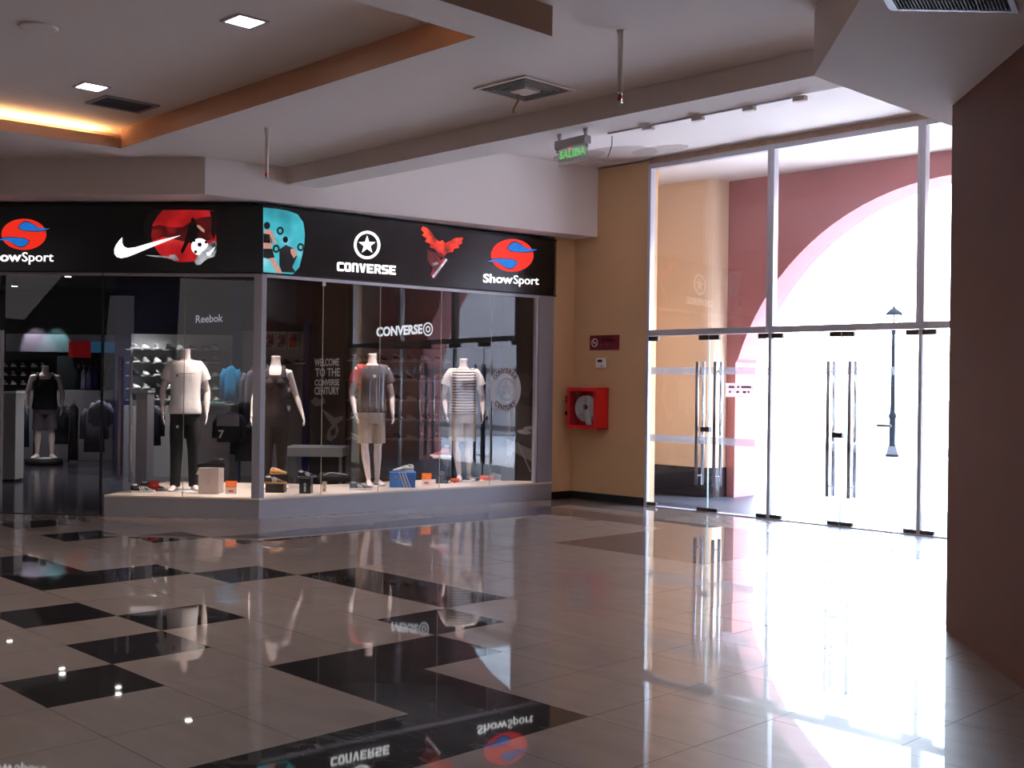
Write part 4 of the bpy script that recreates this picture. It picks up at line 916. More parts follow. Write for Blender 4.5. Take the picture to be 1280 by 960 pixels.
# ================================================================ SHOES
def make_shoe(name, label, c_up, c_sole, c_lace, high=False, stripes=None, loc=(0, 0, 0), rz=0, group=None, sc=1):
    t = thing(name, label, 'shoe', loc, rz, group, sc)
    L_ = .29
    def ring(x, w, z0, z1, n=16, tw=.62):   # closed section across the shoe
        return [Vector((x, w*cos(a)*(tw if sin(a) > 0 else 1), (z0+z1)/2+(z1-z0)/2*sin(a))) for a in [2*pi*j/n for j in range(n)]]
    hh = .06 if high else 0
    secs = [(0.0, .020, .022, .085+hh), (.02, .034, .018, .098+hh), (.06, .038, .018, .088+hh*.9), (.10, .040, .018, .090+hh*.6), (.135, .042, .018, .084), (.18, .046, .018, .064), (.22, .046, .018, .050), (.26, .038, .018, .038), (.285, .018, .020, .030)]
    mb = MB(); mb.loft([ring(*s_) for s_ in secs]); mb.build('upper', c_up, t)
    so = [(0, .026), (.03, .037), (.10, .036), (.16, .040), (.22, .048), (.27, .034), (.295, .012)]
    out = [(x-.003, w+.003) for x, w in so]+[(x-.003, -w-.003) for x, w in reversed(so)]
    mb = MB(); mb.poly([(x, y) for x, y in out], 0, .024); mb.build('sole', c_sole, t, bevel=.004)
    mb = MB()
    for i in range(5):
        x = .12+i*.02; z = .090-(i*.0085)-.0; mb.tube([(x, -.022, z-.008), (x+.004, 0, z), (x, .022, z-.008)], .0035, 6)
    mb.build('laces', c_lace, t)
    mb = MB(); mb.loft([[Vector((.045+.034*cos(a), .024*sin(a), z)) for a in [2*pi*j/12 for j in range(12)]] for z in (.078+hh, .101+hh)]); mb.build('collar', c_lace, t)
    if stripes:
        for s in (-1, 1):
            for i in range(3):
                mb = MB(); x = .12+i*.022; mb.prism([(x, s*.0445, .022), (x+.010, s*.0450, .022), (x-.012, s*.030, .072), (x-.022, s*.030, .074)], (0, s*.004, 0)); mb.build('side_stripe', stripes, t)
    return t
SW = mat('shoe_white', rgb(220, 215, 210), .5); SB_ = mat('shoe_black', rgb(22, 20, 24), .35); SG = mat('shoe_grey', rgb(120, 120, 128), .5); SR = mat('shoe_red', rgb(160, 30, 34), .5)
SBL = mat('shoe_navy', rgb(34, 48, 90), .5); SO = mat('shoe_orange', rgb(235, 170, 90), .5); SPK = mat('shoe_rose', rgb(214, 150, 140), .5)
tz = ZS0
def disp(px, py, z=ZS0): p = at(px, py, z); return p
VIEW = math.atan2(R2.y, R2.x)          # direction of picture-right in plan
# --- items on the display floor, left face
p = disp(183, 613.5); make_shoe('sandal', 'black and white strappy sandal, left of the pair on the display floor', SB_, SW, SW, False, SW, disp(163, 615.5), VIEW+.3, sc=.95)
make_shoe('sandal', 'black and white strappy sandal beside the red tub on the display floor', SB_, SW, SW, False, SW, disp(176, 612), VIEW+.2, sc=.95)
q = disp(192, 613.5); t = thing('red_tub', 'small red tub on the display floor beside the sandals', 'tub', q)
mb = MB(); mb.lathe([(.001, 0), (.052, 0), (.056, .012), (.058, .05), (.064, .055), (.064, .075), (.058, .078), (.062, .10), (.001, .10)], n=24); mb.build('tub_body', mat('tub_red', rgb(205, 45, 42), .4), t)
mb = MB(); mb.lathe([(.001, .10), (.072, .10), (.074, .106), (.072, .118), (.001, .118)], n=24); mb.build('lid', mat('tub_rim', rgb(225, 80, 75), .4), t)
# white display box with the black shoe
def boxat(name, label, cat, px0, px1, pyb, pyt, M, dep=.22, z=ZS0, rz=None, kids=None):
    pm = at((px0+px1)/2, pyb, z); d_ = (pm-CAM).dot(_f); W_ = (px1-px0)/F_PX*d_; H_ = (pyb-pyt)/F_PX*d_
    t = thing(name, label, cat, pm, VIEW if rz is None else rz); mb = MB(); mb.bx((-W_/2, 0, 0), (W_/2, dep, H_)); mb.build('box_body', M, t, bevel=.003)
    return t, W_, H_
tb, W_, H_ = boxat('display_box', 'tall off-white display box with a black shoe on top, right of the trousers', 'box', 247.5, 273.5, 617.5, 585, mat('box_white', rgb(205, 188, 178), .5))
mb = MB(); mb.tube([(-.02, -.003, .10), (.03, -.003, .16), (.02, -.003, .22), (-.03, -.003, .18), (.01, -.003, .12), (.04, -.003, .08)], .002, 6); mb.tube([(.02, -.003, .17), (.02, -.003, .26)], .002, 6); mb.build('signature_mark', GREYP, tb)
bl = tb.location.copy()
make_shoe('sports_shoe', 'glossy black sports shoe with silver line, on top of the off-white display box', SB_, SB_, CHROME, False, None, Vector((bl.x+_f.x*.10+R2.x*.165, bl.y+_f.y*.10+R2.y*.165, bl.z+H_+.001)), VIEW+pi-.1, sc=1.15)
mb = MB(); mb.prism([(-.03, 0, 0), (.03, 0, 0), (.0, 0, .065)], (0, .002, 0)); o = mb.build('price_ticket', WHITEP); o.location = bl-_f*.012-R2*.115+Vector((0, 0, H_-.075)); o.rotation_euler = (0, 0, VIEW); tag(o, 'small white triangular price ticket at the corner of the off-white display box', 'ticket')
def card(label, px0, px1, pyb, pyt, Ma, Mb, lean=.12, z=ZS0, frac=.5, mark=None):
    pm = at((px0+px1)/2, pyb, z); d_ = (pm-CAM).dot(_f); W_ = (px1-px0)/F_PX*d_; H_ = (pyb-pyt)/F_PX*d_
    t = thing('price_card', label, 'card', pm, VIEW); Rm = Matrix.Rotation(-lean, 3, 'X')
    def q(x, z, y=0): return Rm @ Vector((x, y, z))
    def pl(x0, x1, z0, z1, h=0, th=.004): mb = MB(); mb.prism([q(x0, z0, -h), q(x1, z0, -h), q(x1, z1, -h), q(x0, z1, -h)], Rm @ Vector((0, th, 0))); return mb
    pl(-W_/2, W_/2, 0, H_).build('card_body', Mb, t); pl(-W_/2, W_/2, H_*frac, H_, .001, .002).build('colour_band', Ma, t)
    mk = pl(-W_*.22, W_*.22, H_*.14, H_*.3, .001, .002); mk.build('printed_mark', mark or Ma, t)
    m_ = pl(-W_*.35, W_*.3, H_*.80, H_*.86, .003, .002); m_2 = pl(-W_*.35, W_*.35, H_*.64, H_*.70, .003, .002); m_.add(m_2.v, m_2.f); m_.build('printed_lines', mat('card_yellow', rgb(255, 190, 90), .5), t)
    mb = MB(); mb.prism([q(0, H_*.7, .004), q(0, 0, .004), (0, .07, 0)], (.003, 0, 0)); mb.build('easel_back', Mb, t); return t
ORG = mat('card_orange', rgb(255, 110, 20), .5, emit=.12); CWH = mat('card_white', rgb(240, 225, 205), .5); CRED = mat('card_red', rgb(225, 70, 55), .5)
card('orange and white price card alone at the right end of the left display', 281.5, 295.5, 617.5, 601, ORG, CWH, mark=CRED)
# --- items on the display floor, right face
def stack_box(px0, px1, pyb, pyt, name, label, M): return boxat(name, label, 'box', px0, px1, pyb, pyt, M, dep=.18)
t2, W_, H2 = stack_box(331.5, 354.5, 616, 605, 'shoe_box', 'black shoe box on the display floor below the tank top mannequin', mat('box_black', rgb(18, 16, 18), .4))
q = t2.location+Vector((0, 0, H2))
make_shoe('sports_shoe', 'black sports shoe with white trim lying on the black shoe box', SB_, SO, SW, False, SW, q+_f*.06-R2*.13, VIEW, sc=.9)
make_shoe('sports_shoe', 'pale orange shoe on top of the black display stack', SO, SO, SPK, False, None, q+_f*.16-R2*.08+Vector((0, 0, .10)), VIEW+.9, sc=.8)
mb = MB(); mb.bx((-.13, 0, 0), (.13, .14, .10)); o = mb.build('shoe_box', mat('box_black2', rgb(26, 22, 24), .4), bevel=.003); o.location = q+_f*.15+R2*.0; o.rotation_euler = (0, 0, VIEW); tag(o, 'upper black box of the stack carrying the pale orange shoe', 'box')
t3, W3, H3 = stack_box(374, 388, 617, 598, 'shoe_box', 'upright black box with a white triangle mark beside the glass', mat('box_black3', rgb(22, 24, 34), .35))
mb = MB(); mb.prism([(-.02, -.003, H3*.55), (.02, -.003, H3*.55), (.0, -.003, H3*.75)], (0, .002, 0)); mb.bx((-.01, -.003, H3*.12), (.012, -.001, H3*.5)); mb.build('printed_mark', WHITEP, t3)
make_shoe('sports_shoe', 'dark sports shoe with white stripes standing on the upright black box', SB_, SG, SW, False, SW, t3.location+Vector((0, 0, H3+.002))-R2*.10+_f*.08, VIEW+.5, sc=.8)
card('small cream price card standing right of the upright black box', 402.5, 408, 615, 602, CWH, CWH, frac=.8, mark=CRED)
bag = at(425, 608, ZS0)
t = thing('sports_bag', 'flat black bag lying behind the upright black box', 'bag', at(416, 606, ZS0)+_f*.25, VIEW)
mb = MB(); mb.loft([[Vector((x, .14*cos(a)*s_, .075+.07*sin(a)*s_*hh)) for a in [2*pi*j/14 for j in range(14)]] for x, s_, hh in ((-.22, .5, 1), (-.20, .9, 1), (0, 1, .95), (.20, .9, .8), (.23, .5, .8))]); mb.build('bag_body', mat('bag_black', rgb(18, 18, 22), .5, bump=.4), t)
mb = MB(); mb.tube([(-.15, -.10, .11), (-.05, -.15, .15), (.05, -.15, .14), (.17, -.10, .115)], .006, 6); mb.build('zip_piping', WHITEP, t)
make_shoe('sports_shoe', 'dark blue sports shoe at the feet of the beige shorts mannequin', SBL, SW, SG, False, SW, at(437, 612, ZS0), VIEW+.12, sc=.95)
# blue shoe box with three stripes
pm = at(503, 609.5, ZS0); d_ = (pm-CAM).dot(_f)
t4 = thing('shoe_box', 'bright blue shoe box with three white stripes between two mannequins', 'box', pm, VIEW+.08)
W4, H4 = 32/F_PX*d_, 19/F_PX*d_
mb = MB(); mb.bx((-W4/2, 0, 0), (W4/2, .19, H4*.78)); mb.build('box_body', mat('box_blue', rgb(20, 120, 205), .45), t4, bevel=.003)
mb = MB(); mb.bx((-W4/2-.004, -.004, H4*.72), (W4/2+.004, .194, H4)); mb.build('lid', mat('box_blue2', rgb(24, 128, 212), .45), t4, bevel=.003)
mb = MB()
for i in range(3): x = -.0+i*.036; mb.prism([(x+.02, -.006, 0.003), (x+.036, -.006, 0.003), (x-.035, -.006, H4), (x-.051, -.006, H4)], (0, .0015, 0))
mb.build('stripes', WHITEP, t4)
mb = MB(); mb.prism([(-.105, -.006, H4*.66), (-.065, -.006, H4*.66), (-.085, -.006, H4*.84)], (0, .0015, 0)); mb.build('printed_mark', CRED, t4)
make_shoe('sports_shoe', 'white sports shoe with pale stripes on the bright blue shoe box', SW, SW, SW, False, SG, t4.location+Vector((0, 0, H4+.002))+R2*.13+_f*.09, VIEW+pi, sc=.9)
card('orange topped price card right of the bright blue shoe box', 527, 539, 607, 591.5, ORG, CWH, mark=CRED)
# dark stand with red canvas shoe
t5, W5, H5 = stack_box(544.5, 559.5, 604.5, 573, 'display_stand', 'dark blue upright display stand with round emblem', mat('stand_navy', rgb(34, 38, 56), .4))
t5['category'] = 'stand'
mb = MB(); n_ = 24
for i in range(n_):
    a0, a1 = 2*pi*i/n_, 2*pi*(i+1)/n_; mb.prism([(r*cos(a), -.004, H5*.42+r*sin(a)) for r, a in ((.024, a0), (.024, a1), (.016, a1), (.016, a0))], (0, .002, 0))
mb.build('round_emblem', GREYP, t5)
mb = MB(); mb.bx((-W5*.75, -.03, H5), (W5*.75, .20, H5+.02)); mb.build('shelf_top', WHITEP, t5)
make_shoe('canvas_shoe', 'red and white canvas ankle shoe on the dark display stand', SR, SW, SW, True, None, t5.location+Vector((0, 0, H5+.021))+R2*.10+_f*.08, VIEW+pi, sc=.9)
for px0, px1, pb, pt, lab in ((563, 574, 604, 597, 'low red card left of the striped mannequin'), (600, 617, 601.5, 593.5, 'wide red card right of the striped mannequin')):
    card(lab, px0, px1, pb, pt, CRED, CWH, lean=.5, frac=.25)
make_shoe('sports_shoe', 'pale blue and white sports shoe at the far right end of the display', mat('shoe_sky', rgb(190, 210, 230), .5), SW, SW, False, None, at(613, 600, ZS0)+_f*.1, VIEW+.1, sc=.9)

# ================================================================ SHOP INTERIOR
class Front:        # upright panel facing the camera at a given distance, laid out in photograph pixels
    def __init__(s, dep):
        s.P = Plane(wp(300, 480, dep), R2)
    def rect(s, px0, px1, py0, py1):
        (a, _), (b, _) = s.P.st(px0, (py0+py1)/2), s.P.st(px1, (py0+py1)/2)
        z1 = s.P.st((px0+px1)/2, py0)[1]; z0 = s.P.st((px0+px1)/2, py1)[1]; return a, b, max(z0, .009), z1
    def box(s, mb, px0, px1, py0, py1, h0, h1):
        a, b, z0, z1 = s.rect(px0, px1, py0, py1); mb.prism([s.P.P((a, z0), h0), s.P.P((b, z0), h0), s.P.P((b, z1), h0), s.P.P((a, z1), h0)], s.P.n*(h1-h0))
def fbox(F, name, px0, px1, py0, py1, h0, h1, M, parent=None, label=None, cat=None, group=None, **k):
    a, b, z0, z1 = F.rect(px0, px1, py0, py1); base = F.P.P(((a+b)/2, z0), (h0+h1)/2)
    mb = MB(); F.box(mb, px0, px1, py0, py1, h0, h1)
    if parent is not None: return wb(mb, name, M, parent, **k)
    mb.v = [v-base for v in mb.v]; o = mb.build(name, M, **k); o.location = base
    if label: tag(o, label, cat, group)
    return o
F18 = Front(18.6)
# walls of the shop, frontal
mb = MB(); F18.box(mb, 140, 640, 300, 640, -.3, -.12); struct(wb(mb, 'wall_shop_back', NAVY, sempty('wall_shop_back_base', F18.P.P((0, 0)))))
F22 = Front(23.5)
mb = MB(); F22.box(mb, -120, 160, 300, 640, -.2, 0); struct(wb(mb, 'wall_shop_far', MBLACK, sempty('wall_shop_far_base', F22.P.P((0, 0)))))

# white shoe wall
sw = thing('shoe_wall', 'white slatted shoe wall with five glass shelves behind the white t-shirt', 'shelving', F18.P.P((F18.P.st(225, 500)[0], .01)))
fbox(F18, 'back_panel', 162, 289, 418, 600, -.1, -.04, WHITEP, sw)
shelf_y = (437.5, 454, 470, 486, 500)
for y in shelf_y: fbox(F18, 'glass_shelf', 164, 287, y, y+1.2, -.04, .26, mat('glass_shelf', rgb(150, 165, 165), .2), sw)
fbox(F18, 'lower_cabinet', 162, 289, 507, 600, -.04, .30, GREYP, sw)
shoeA = None; PROT = {}
def shelf_shoes(F, xs, y, h, label, group, key, cols, sc=.95):
    for i, x in enumerate(xs):
        a = F.P.st(x, y)[0]; z = F.P.st((xs[0]+xs[-1])/2, y)[1]; c = cols[(i*7+int(y)) % len(cols)]
        base = PROT.get(c)
        loc = F.P.P((a, z+.004), h); rz = VIEW-(1.0 if (i % 3) else .85)
        if base is None:
            u, s_, l_ = {'w': (SW, SW, SG), 'b': (SB_, SB_, SG), 'g': (SG, SW, SW), 'k': (SBL, SW, SG), 'r': (SR, SW, SW), 'bw': (SB_, SW, SW)}[c]
            PROT[c] = make_shoe('sports_shoe', label, u, s_, l_, False, None, loc, rz, group, sc)
        else: dup(base, loc, rz, label, group, sc)
nth = ('top', 'second', 'third', 'fourth', 'lowest')
for k_, y in enumerate(shelf_y):
    shelf_shoes(F18, [168+i*14.4 for i in range(8)], y, .12, 'sports shoe on the %s glass shelf of the white shoe wall' % nth[k_], 'shoes on the %s glass shelf of the white wall' % nth[k_], None, ['w', 'g', 'b', 'w', 'bw', 'g'])
# silver brand lettering on the blue band, a faint glow added to brighten it
mb = MB(); F18.P.text(mb, 'Reebok', 242.5, 403, 276.5, 401.5, 9.5, h=-.11, bold=.01); wb(mb, 'brand_lettering', mat('silver_glow_letters', rgb(185, 185, 195), .4, emit=.22), tagr := thing('wall_lettering', 'silver brand lettering on the dark blue wall above the shoe shelves', 'lettering', F18.P.pp(259, 403)))
# blue pillar and the poster wall
struct(fbox(F18, 'trim_26', 290, 301, 350, 598, -.12, .0, mat('royal_blue', rgb(30, 45, 120), .5)))
pw = thing('poster_wall', 'white display wall with three small pictures behind the tank top mannequin', 'shelving', F18.P.P((F18.P.st(340, 500)[0], .01)))
fbox(F18, 'back_panel', 301, 377, 414, 600, -.1, -.04, mat('dim_white', rgb(160, 160, 160), .5), pw)
for y in (455.5, 478, 500): fbox(F18, 'shelf', 322, 375, y, y+1.5, -.04, .26, GREYP, pw)
shelf_shoes(F18, [326+i*15 for i in range(4)], 455.5, .12, 'dark shoe on the shelf below the three small pictures', 'shoes below the three small pictures', None, ['g', 'b', 'bw'])
PH = pic_mat('photo_print', [rgb(40, 30, 40), rgb(150, 90, 90), rgb(210, 190, 190)], 14, .0)
for k_, (x0, x1, lab) in enumerate(((331, 343, 'left of the three small pictures on the white display wall'), (345.5, 357.5, 'middle of the three small pictures on the white display wall'), (360, 372, 'right of the three small pictures on the white display wall'))):
    t = thing('framed_picture', lab, 'picture', F18.P.pp((x0+x1)/2, 436)); fbox(F18, 'frame', x0, x1, 415, 436, -.04, -.02, WHITEP, t); fbox(F18, 'print', x0+1, x1-1, 416.5, 434.5, -.02, -.015, [PH, PH, pic_mat('photo_print2', [rgb(40, 30, 40), rgb(190, 80, 60), rgb(210, 190, 190)], 9, 0)][k_], t)
struct(fbox(F18, 'trim_27', 378, 386, 405, 598, -.1, .0, MATS['royal_blue']))
# chalk lettering wall
F17 = Front(17.2)
cw = thing('mural_wall', 'dark mural wall with chalk style welcome lettering and a guitar player', 'mural', F17.P.P((F17.P.st(410, 500)[0], .01)))
fbox(F17, 'mural_panel', 388, 432, 356, 600, -.06, 0, mat('chalkboard', rgb(32, 26, 28), .7), cw)
CHALK = mat('chalk', rgb(190, 185, 185), .8, emit=.05)
for body, xa, xb, y, h in (('WELCOME', 393, 424, 457.5, 9), ('TO THE', 394, 425, 470.5, 10), ('CONVERSE', 393.5, 424, 482, 7.5), ('CENTURY', 393, 424, 493, 9)):
    mb = MB(); F17.P.text(mb, body, xa, y, xb, y-.5, h, h=.002, bold=.025); wb(mb, 'chalk_lettering', CHALK, cw)
mb = MB()
F17.P.shape(mb, [(388,502),(394,496),(400,499),(405,497),(407,503),(402,507),(394,508)], .002, .004)
F17.P.shape(mb, [(402,511),(409,515),(418,522),(428,520),(429,524),(421,530),(424,538),(420,547),(413,552),(408,548),(410,538),(415,531),(408,522)], .002, .004)
wb(mb, 'chalk_drawing', mat('chalk_dim', rgb(120, 118, 122), .8), cw)
mb = MB(); F17.P.shape(mb, [(390,512),(400,510),(408,520),(411,532),(404,545),(404,562),(396,560),(392,540)], .001, .002); F17.P.shape(mb, [(413,538),(420,534),(419,543),(414,546)], .004, .005); wb(mb, 'dark_figure', MBLACK, cw)
# illuminated wall lettering and shoe shelves behind the two right mannequins
struct(fbox(F18, 'trim_28', 430, 433, 436, 590, -.1, .05, mat('dim_red', rgb(110, 26, 26), .5)))
s2 = thing('shoe_wall', 'grey shoe shelving behind the two mannequins in shorts', 'shelving', F18.P.P((F18.P.st(495, 500)[0], .01)))
fbox(F18, 'back_panel', 434, 565, 436, 600, -.1, -.04, mat('dim_white', rgb(160, 160, 160), .5), s2)
for y in (451, 475, 500, 524, 548): fbox(F18, 'shelf', 436, 563, y, y+1.5, -.04, .28, WHITEP, s2)
for k_, y in enumerate((451, 475, 500, 524, 548)):
    shelf_shoes(F18, [440+i*17.5 for i in range(7)], y, .12, 'sports shoe on the %s shelf behind the mannequins in shorts' % nth[k_], 'shoes on the %s shelf behind the mannequins in shorts' % nth[k_], None, ['w', 'r', 'g', 'b', 'bw', 'k'])
fbox(F18, 'header_panel', 390, 628, 356, 435, -.1, .0, mat('header_dark', rgb(38, 32, 34), .6), None, 'dark panel with white brand lettering above the grey shoe shelving', 'panel')
t = thing('wall_lettering', 'white brush style brand lettering with a circled mark on the dark panel', 'lettering', F18.P.pp(500, 420))
mb = MB(); F18.P.text(mb, 'CONVERSE', 470.5, 420.5, 528, 416.5, 11, h=.004, bold=.04); wb(mb, 'lettering', mat('glow_white', rgb(225, 230, 235), .5, emit=.45), t)
mb = MB(); F18.P.ring(mb, (535, 411.5), 6.8, 8.6, .004, .01, 0, 32, .72); F18.P.ring(mb, (535, 411.5), 2.4, 4.2, .004, .01, 0, 20, .72); wb(mb, 'circled_mark', mat('glow_white', rgb(225, 230, 235), .5, emit=.45), t)
# mural at the right end, right behind the glass
F15 = Front(15.75)
t = thing('mural_wall', 'dark photo mural of a drum kit at the right end of the display', 'mural', F15.P.P((F15.P.st(648, 500)[0], ZS0)))
a_, b_, z0_, z1_ = F15.rect(628, 690, 366, 600)
mb = MB(); mb.prism([F15.P.P((a_, ZS0), 0), F15.P.P((b_+.0, ZS0), 0), F15.P.P((b_, 3.0), 0), F15.P.P((a_, 3.0), 0)], -F15.P.n*.03); wb(mb, 'mural_panel', mat('mural_dark', rgb(30, 26, 26), .6), t)
GM = mat('mural_grey', rgb(118, 108, 106), .7); GM2 = mat('mural_mid', rgb(62, 56, 56), .7)
mb = MB(); S_ = lambda pts, h=.001: F15.P.shape(mb, pts, h, h+.001)
S_([(633,548),(668,563),(668,579),(633,560)]); wb(mb, 'pale_floor_band', GM, t)
mb = MB(); S_([(633,500),(668,510),(668,560),(633,545)]); S_([(634,470),(660,466),(668,480),(660,497),(640,495)]); wb(mb, 'grey_area', GM2, t)
mb = MB(); F15.P.ell(mb, (655, 540), 9, 3.0, .003, .004, 0, 20, .12); F15.P.ell(mb, (661, 535), 7, 2.4, .003, .004, 0, 20, -.1); F15.P.ell(mb, (637, 563), 4, 8, .003, .004, 0, 20, .2)
for q in ([(645,542),(646.2,542),(634,580),(632.5,580)], [(646,552),(647.2,552),(664,590),(662.5,590)], [(636,512),(637,512),(637.6,540),(636.8,540)]): F15.P.shape(mb, q, .003, .004)
wb(mb, 'drum_kit_drawing', mat('mural_light', rgb(150, 142, 140), .7), t)
# round sticker on the glass
t = thing('window_sticker', 'large round white brand sticker with a star on the shop window glass', 'sticker', PR.pp(633, 515))
STK = film_mat('sticker_film', rgb(200, 190, 188), .75)
mb = MB(); PR.ring(mb, (632.5, 486.5), 19.5, 28, -.018, -.017, 0, 56, .70); wb(mb, 'outer_ring', STK, t)
mb = MB(); PR.ring(mb, (634.5, 486.5), 11.5, 14.5, -.018, -.017, 0, 40, .78); 
PR.shape(mb, [(634.5+(9 if i % 2 == 0 else 3.6)*sin(pi*i/5)*.8, 486-(10 if i % 2 == 0 else 4)*cos(pi*i/5)) for i in range(10)], -.018, -.017); wb(mb, 'star_ring', STK, t)
def arc_text(body, c, r, a0, a1, size, up=True, ratio=.7):
    mb = MB(); n = len(body)
    for i, ch in enumerate(body):
        if ch == ' ': continue
        a = a0+(a1-a0)*(i+.5)/n; x = c[0]+r*sin(a)*ratio; y = c[1]-r*cos(a); vs, fs = text_mesh(ch, 1, .04, 1, 'CENTER', .001); out = []
        for v in vs:
            lx, ly = v.x*size, (v.y-.35)*size
            if not up: lx, ly = -lx, -ly
            px = x+(lx*cos(a)+ly*sin(a))*ratio; py = y+(lx*sin(a)-ly*cos(a)); p = PR.st(px, py); out.append(PR.P(p, -.0155 if v.z > 0 else -.0165))
        mb.add(out, fs)
    return mb
DKT = mat('sticker_print', rgb(60, 48, 50), .7)
wb(arc_text('CONVERSE', (632.5, 486.5), 23.5, -1.0, 1.0, 8), 'arched_lettering', DKT, t)
wb(arc_text('CENTURY', (632.5, 486.5), 23.5, pi+.85, pi-.85, 8, False), 'arched_lettering', DKT, t)

# bench, pedestals and racks on the shop floor
def table(name, label, cat, px0, px1, pyt, dep, H_, dpt, Mtop, legs=True, thick=.12, Mleg=None):
    a = wp((px0+px1)/2, pyt, dep); W_ = (px1-px0)/F_PX*dep; t = thing(name, label, cat, (a.x, a.y, .009), VIEW)
    mb = MB(); mb.bx((-W_/2, 0, H_-thick), (W_/2, dpt, H_)); mb.build('top', Mtop, t, bevel=.005)
    if legs:
        for sx in (-1, 1):
            for y in (.03, dpt-.03): mb = MB(); mb.bx((sx*(W_/2-.03)-.02, y-.02, 0), (sx*(W_/2-.03)+.02, y+.02, H_-thick)); mb.build('leg', Mleg or GREYP, t)
    return t
zb_ = 1.54-(578-486)*16.3/F_PX+.12
table('bench', 'white bench with thick top standing behind the tank top mannequin', 'bench', 354, 428, 572, 16.3, zb_, .75, WHITEP, thick=.13)
def pedestal(label, px0, px1, pyt, dep, M=GREYP, name='display_pedestal', cat='pedestal', dp=.3, H_=None):
    a = wp((px0+px1)/2, pyt, dep); t = thing(name, label, cat, (a.x, a.y, .009), VIEW); W_ = (px1-px0)/F_PX*dep; H_ = a.z
    mb = MB(); mb.bx((-W_/2, 0, .04), (W_/2, dp, H_-.03)); mb.build('column', M, t, bevel=.004)
    mb = MB(); mb.bx((-W_/2-.006, -.006, H_-.03), (W_/2+.006, dp+.006, H_)); mb.build('top_plate', WHITEP, t); mb = MB(); mb.bx((-W_/2+.02, .02, 0), (W_/2-.02, dp-.02, .04)); mb.build('toe_base', MBLACK, t)
    return t, H_
pedestal('slim grey pedestal between the door handles and the white t-shirt mannequin', 170.5, 184.5, 489, 15.6, mat('ped_grey', rgb(172, 165, 168), .5))
pc, Hc = pedestal('wide pale counter with folded clothes right of the white t-shirt', 250, 288, 506, 16.2, mat('ped_grey2', rgb(168, 160, 160), .5), 'display_counter', 'counter', .5)
pedestal('grey pedestal at the left edge of the shop entrance', 2, 20, 490, 17.0, GREYP)
def folded(label, par_loc, z, dx, dy, cols, group=None):
    t = thing('folded_shirt', label, 'folded clothes', par_loc+R2*dx+Vector((_f.x, _f.y, 0)).normalized()*dy, VIEW+.05); t.location.z = z
    mb = MB(); mb.loft([[Vector((.15*cx_, .11*cy_+.11, zz)) for cx_, cy_ in ((-1, -1), (-.5, -1.03), (.5, -1.03), (1, -1), (1.02, 0), (1, 1), (0, 1.02), (-1, 1), (-1.02, 0))] for zz in (0, .02)], smooth=False); mb.build('fabric', cols, t, bevel=.008)
    mb = MB(); mb.tube([(-.05, .03, .02), (-.03, -.0, .026), (.03, 0, .026), (.05, .03, .02)], .008, 8); mb.build('collar', cols, t); return t
folded('pale green folded shirt on the wide pale counter', pc.location, Hc+.012, -.05, .05, CL('mint_cotton', 150, 205, 195))
folded('grey folded shirt beside the pale green one on the counter', pc.location, Hc+.012, .12, .29, CL('grey_fold', 90, 95, 100))
def garment(label, px, pyt, dep, H_, W_, M, name='hanging_garment', sleeves=True, rz=None, group=None, hang=True):
    a = wp(px, pyt, dep); z = max(a.z, H_+.05); t = thing(name, label, 'garment', (a.x, a.y, z), VIEW if rz is None else rz, group); mb = MB(); n = 24
    def rg(zz, w, d, f, ph): return [Vector((w*cos(2*pi*j/n)*(1+.0*f), d*sin(2*pi*j/n)+f*sin(4*2*pi*j/n+ph)*(1 if d > .02 else .4), zz)) for j in range(n)]
    mb.loft([rg(-.0, W_*.22, .03, 0, 0), rg(-.04, W_*.62, .05, .002, 0), rg(-.10, W_*.98, .06, .004, .4), rg(-H_*.5, W_*.92, .06, .012, .9), rg(-H_, W_*1.02, .065, .02, 1.4)]); mb.build('fabric_body', M, t)
    if sleeves:
        for s in (-1, 1): mb = MB(); mb.tube([(s*W_*.7, 0, -.06), (s*W_*1.05, .01, -.16), (s*W_*1.15, .0, -.16-H_*.5)], [.05, .055, .04], 10); mb.build('sleeve', M, t)
    mb = MB(); mb.tube([(-W_*.8, 0, -.075), (0, 0, .0), (W_*.8, 0, -.075)], .005, 6); mb.tube([(0, 0, 0), (0, 0, .03), (.02, 0, .05), (.0, 0, .07), (-.015, 0, .055)], .004, 6); mb.build('hanger', CHROME, t)
    return t
garment('turquoise jacket hanging right of the white shoe wall', 289, 457, 16.9, .62, .11, CL('teal_cloth', 20, 120, 160))
garment('dark green jacket hanging beside the turquoise one', 304, 466, 17.2, .75, .14, CL('olive_cloth', 58, 66, 64))
garment('grey mottled jacket hanging next to the corner post of the shop', 315, 463, 16.5, .78, .12, CL('stone_cloth', 96, 92, 100))
g7 = garment('black and grey number seven shirt hanging in front of the counter', 287, 514, 15.6, .42, .17, CL('black_cloth', 26, 26, 32), sleeves=True)
vs, fs = text_mesh('7', .15, .004, ext=.001); mb = MB(); mb.add([Vector((v.x-.13, -.085-(.002 if v.z > 0 else 0), v.y-.36)) for v in vs], fs); mb.build('number', WHITEP, g7)
mb = MB(); mb.bx((-.15, -.088, -.20), (.15, -.075, -.03)); mb.build('grey_yoke', CL('grey_yoke', 110, 108, 120), g7)
garment('black jacket hanging under the grey mottled jacket', 312, 531, 15.8, .5, .2, CL('black_cloth', 26, 26, 32))
garment('blue grey trousers hanging left of the entrance mannequin', 28, 505, 21.3, .8, .13, CL('slate_cloth', 60, 78, 100), sleeves=False)
garment('dark navy jacket hanging right of the entrance mannequin', 76, 508, 21.3, .7, .15, CL('ink_cloth', 22, 22, 34))
garment('long black coat hanging on the rail right of the entrance mannequin', 92, 508, 21.3, 1.05, .09, CL('black_cloth', 26, 26, 32), sleeves=False)
